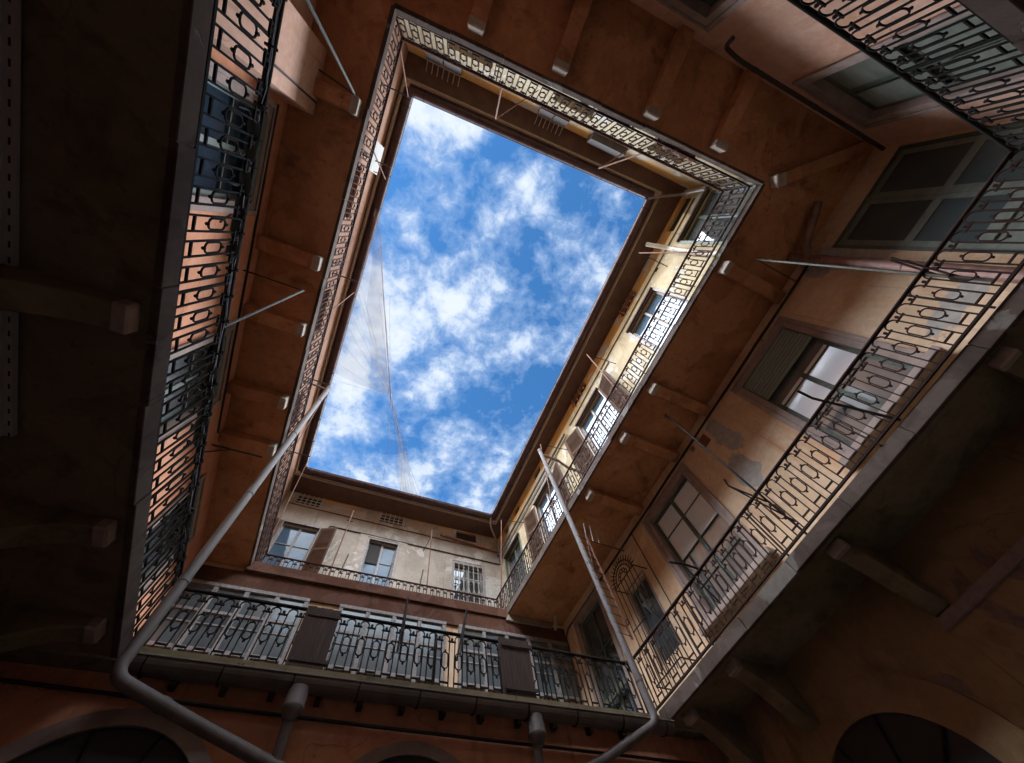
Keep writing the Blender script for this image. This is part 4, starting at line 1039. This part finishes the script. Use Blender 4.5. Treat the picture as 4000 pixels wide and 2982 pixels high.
sx = nt.nodes.new('ShaderNodeSeparateXYZ'); nt.links.new(tc.outputs['Generated'], sx.inputs[0])
zc_ = math_(nt, 'MAXIMUM', sx.outputs[2], .12)
cx = N(nt, 'ShaderNodeCombineXYZ')
nt.links.new(math_(nt, 'DIVIDE', sx.outputs[0], zc_), cx.inputs[0]); nt.links.new(math_(nt, 'DIVIDE', sx.outputs[1], zc_), cx.inputs[1])
def wn(scale, det, rough, off_, dist=0, st=(1, 1, 1)):
    mp = N(nt, 'ShaderNodeMapping'); mp.inputs['Location'].default_value = off_; mp.inputs['Scale'].default_value = st
    nt.links.new(cx.outputs[0], mp.inputs['Vector'])
    n = N(nt, 'ShaderNodeTexNoise'); n.inputs['Scale'].default_value = scale; n.inputs['Detail'].default_value = det; n.inputs['Roughness'].default_value = rough; n.inputs['Distortion'].default_value = dist
    nt.links.new(mp.outputs[0], n.inputs['Vector']); return n.outputs['Fac']
hx_ = math_(nt, 'DIVIDE', sx.outputs[0], zc_); hy_ = math_(nt, 'DIVIDE', sx.outputs[1], zc_)
big = wn(2.2, 3, .5, (3.1, 1.7, 0))
mid = wn(9.0, 6, .55, (5.3, 2.2, 0), .3)
fine = wn(26, 10, .66, (.4, .9, 0), .3)
# cloud masses over the court, (x/z, y/z, radius, amount)
BLOBS = [(-0.115, -0.176, 0.08, 1), (-0.179, -0.206, 0.062, 0.9), (-0.063, -0.219, 0.059, 0.8), (-0.143, 0.018, 0.062, 0.5), (-0.125, 0.179, 0.088, 1), (-0.142, 0.316, 0.11, 1), (-0.045, 0.279, 0.068, 0.9), (0.056, 0.119, 0.087, 1), (0.089, 0.207, 0.064, 0.9), (0.01, 0.19, 0.056, 0.6), (0.229, 0.225, 0.081, 0.65), (0.343, 0.088, 0.109, 0.55), (0.337, -0.072, 0.078, 0.55), (0.105, -0.161, 0.082, 0.65), (0.064, -0.046, 0.059, 0.6), (-0.041, -0.064, 0.04, 0.5), (0.061, 0.34, 0.059, 0.7), (0.08, 0.416, 0.067, 0.7), (-0.178, 0.516, 0.088, 0.9), (-0.098, 0.55, 0.078, 0.7), (-0.178, 0.682, 0.065, 0.7), (0.176, 0.589, 0.094, 0.75), (0.1, 0.722, 0.094, 0.85), (0.316, 0.672, 0.084, 0.5), (-0.034, 0.711, 0.062, 0.6), (0.322, 0.523, 0.067, 0.5), (-0.163, 0.422, 0.074, 0.8), (0.192, -0.111, 0.073, 0.35), (0.014, -0.202, 0.056, -0.6), (-0.18, -0.048, 0.049, -0.3), (0.214, 0.368, 0.076, -0.6), (0.349, 0.296, 0.086, -0.6), (0.194, 0.472, 0.042, -0.4), (0.01, 0.619, 0.048, -0.4), (0.218, -0.169, 0.073, -0.2), (-0.075, 0.048, 0.046, -0.3), (0.213, 0.057, 0.064, -0.4)]
cov = None
for bx_, by_, br_, ba_ in BLOBS:
    d = N(nt, 'ShaderNodeVectorMath', operation='DISTANCE'); nt.links.new(cx.outputs[0], d.inputs[0]); d.inputs[1].default_value = (bx_, by_, 0)
    g = N(nt, 'ShaderNodeMapRange', interpolation_type='SMOOTHSTEP'); g.inputs[1].default_value = br_*1.55; g.inputs[2].default_value = 0; g.inputs[3].default_value = 0; g.inputs[4].default_value = ba_
    nt.links.new(d.outputs['Value'], g.inputs[0])
    cov = g.outputs[0] if cov is None else math_(nt, 'ADD', cov, g.outputs[0])
# how far a direction lies outside the patch straight above the court
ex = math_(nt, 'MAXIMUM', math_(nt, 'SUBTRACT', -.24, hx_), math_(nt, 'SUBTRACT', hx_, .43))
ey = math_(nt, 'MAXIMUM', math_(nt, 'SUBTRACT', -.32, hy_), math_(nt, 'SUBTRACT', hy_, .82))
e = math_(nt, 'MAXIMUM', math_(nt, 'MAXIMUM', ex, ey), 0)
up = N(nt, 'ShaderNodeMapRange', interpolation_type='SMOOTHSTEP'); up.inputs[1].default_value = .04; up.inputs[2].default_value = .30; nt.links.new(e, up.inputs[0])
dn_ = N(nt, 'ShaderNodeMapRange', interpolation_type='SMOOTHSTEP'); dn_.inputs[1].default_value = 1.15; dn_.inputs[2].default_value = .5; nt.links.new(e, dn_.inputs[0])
fill_ring = up.outputs[0]
den = math_(nt, 'ADD', math_(nt, 'ADD', math_(nt, 'MULTIPLY', big, .10), math_(nt, 'MULTIPLY', mid, .52)), math_(nt, 'MULTIPLY', fine, .37))
den = math_(nt, 'ADD', den, math_(nt, 'MULTIPLY', math_(nt, 'SUBTRACT', cov, .40), .15))
den = math_(nt, 'ADD', den, math_(nt, 'MULTIPLY', fill_ring, .35))
fac = ramp(nt, den, [(.385, (0, 0, 0)), (.46, (.32, .32, .32)), (.585, (.95, .95, .95))])
cloudc = ramp(nt, den, [(.48, (4.0, 5.6, 8.4)), (.66, (7.9, 8.6, 9.6))])
# invented ring of brighter cloud around the patch overhead, added to light shaded walls
bk = math_(nt, 'ADD', math_(nt, 'MULTIPLY', step(nt, ex, .04, .3), FILL_X), math_(nt, 'MULTIPLY', step(nt, ey, .04, .3), FILL_Y))
mult = math_(nt, 'ADD', math_(nt, 'MULTIPLY', math_(nt, 'MULTIPLY', fill_ring, dn_.outputs[0]), bk), math_(nt, 'SUBTRACT', 1.0, math_(nt, 'MULTIPLY', fill_ring, .55)))
skyc = mix(nt, 1.0, sky.outputs[0], (.85, 1.85, 2.55), 'MULTIPLY')
col = mix(nt, fac, skyc, cloudc)
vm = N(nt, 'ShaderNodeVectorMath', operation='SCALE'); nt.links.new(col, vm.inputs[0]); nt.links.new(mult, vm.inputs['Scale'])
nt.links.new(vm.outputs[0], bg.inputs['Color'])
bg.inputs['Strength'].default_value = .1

sc.view_settings.view_transform = 'Standard'; sc.view_settings.look = 'None'
sc.view_settings.exposure = 0.2; sc.view_settings.gamma = 1.0
sc.cycles.max_bounces = 8; sc.cycles.diffuse_bounces = 6; sc.cycles.use_adaptive_sampling = True; sc.cycles.adaptive_threshold = .025; sc.cycles.transparent_max_bounces = 16
sc.cycles.use_denoising = True
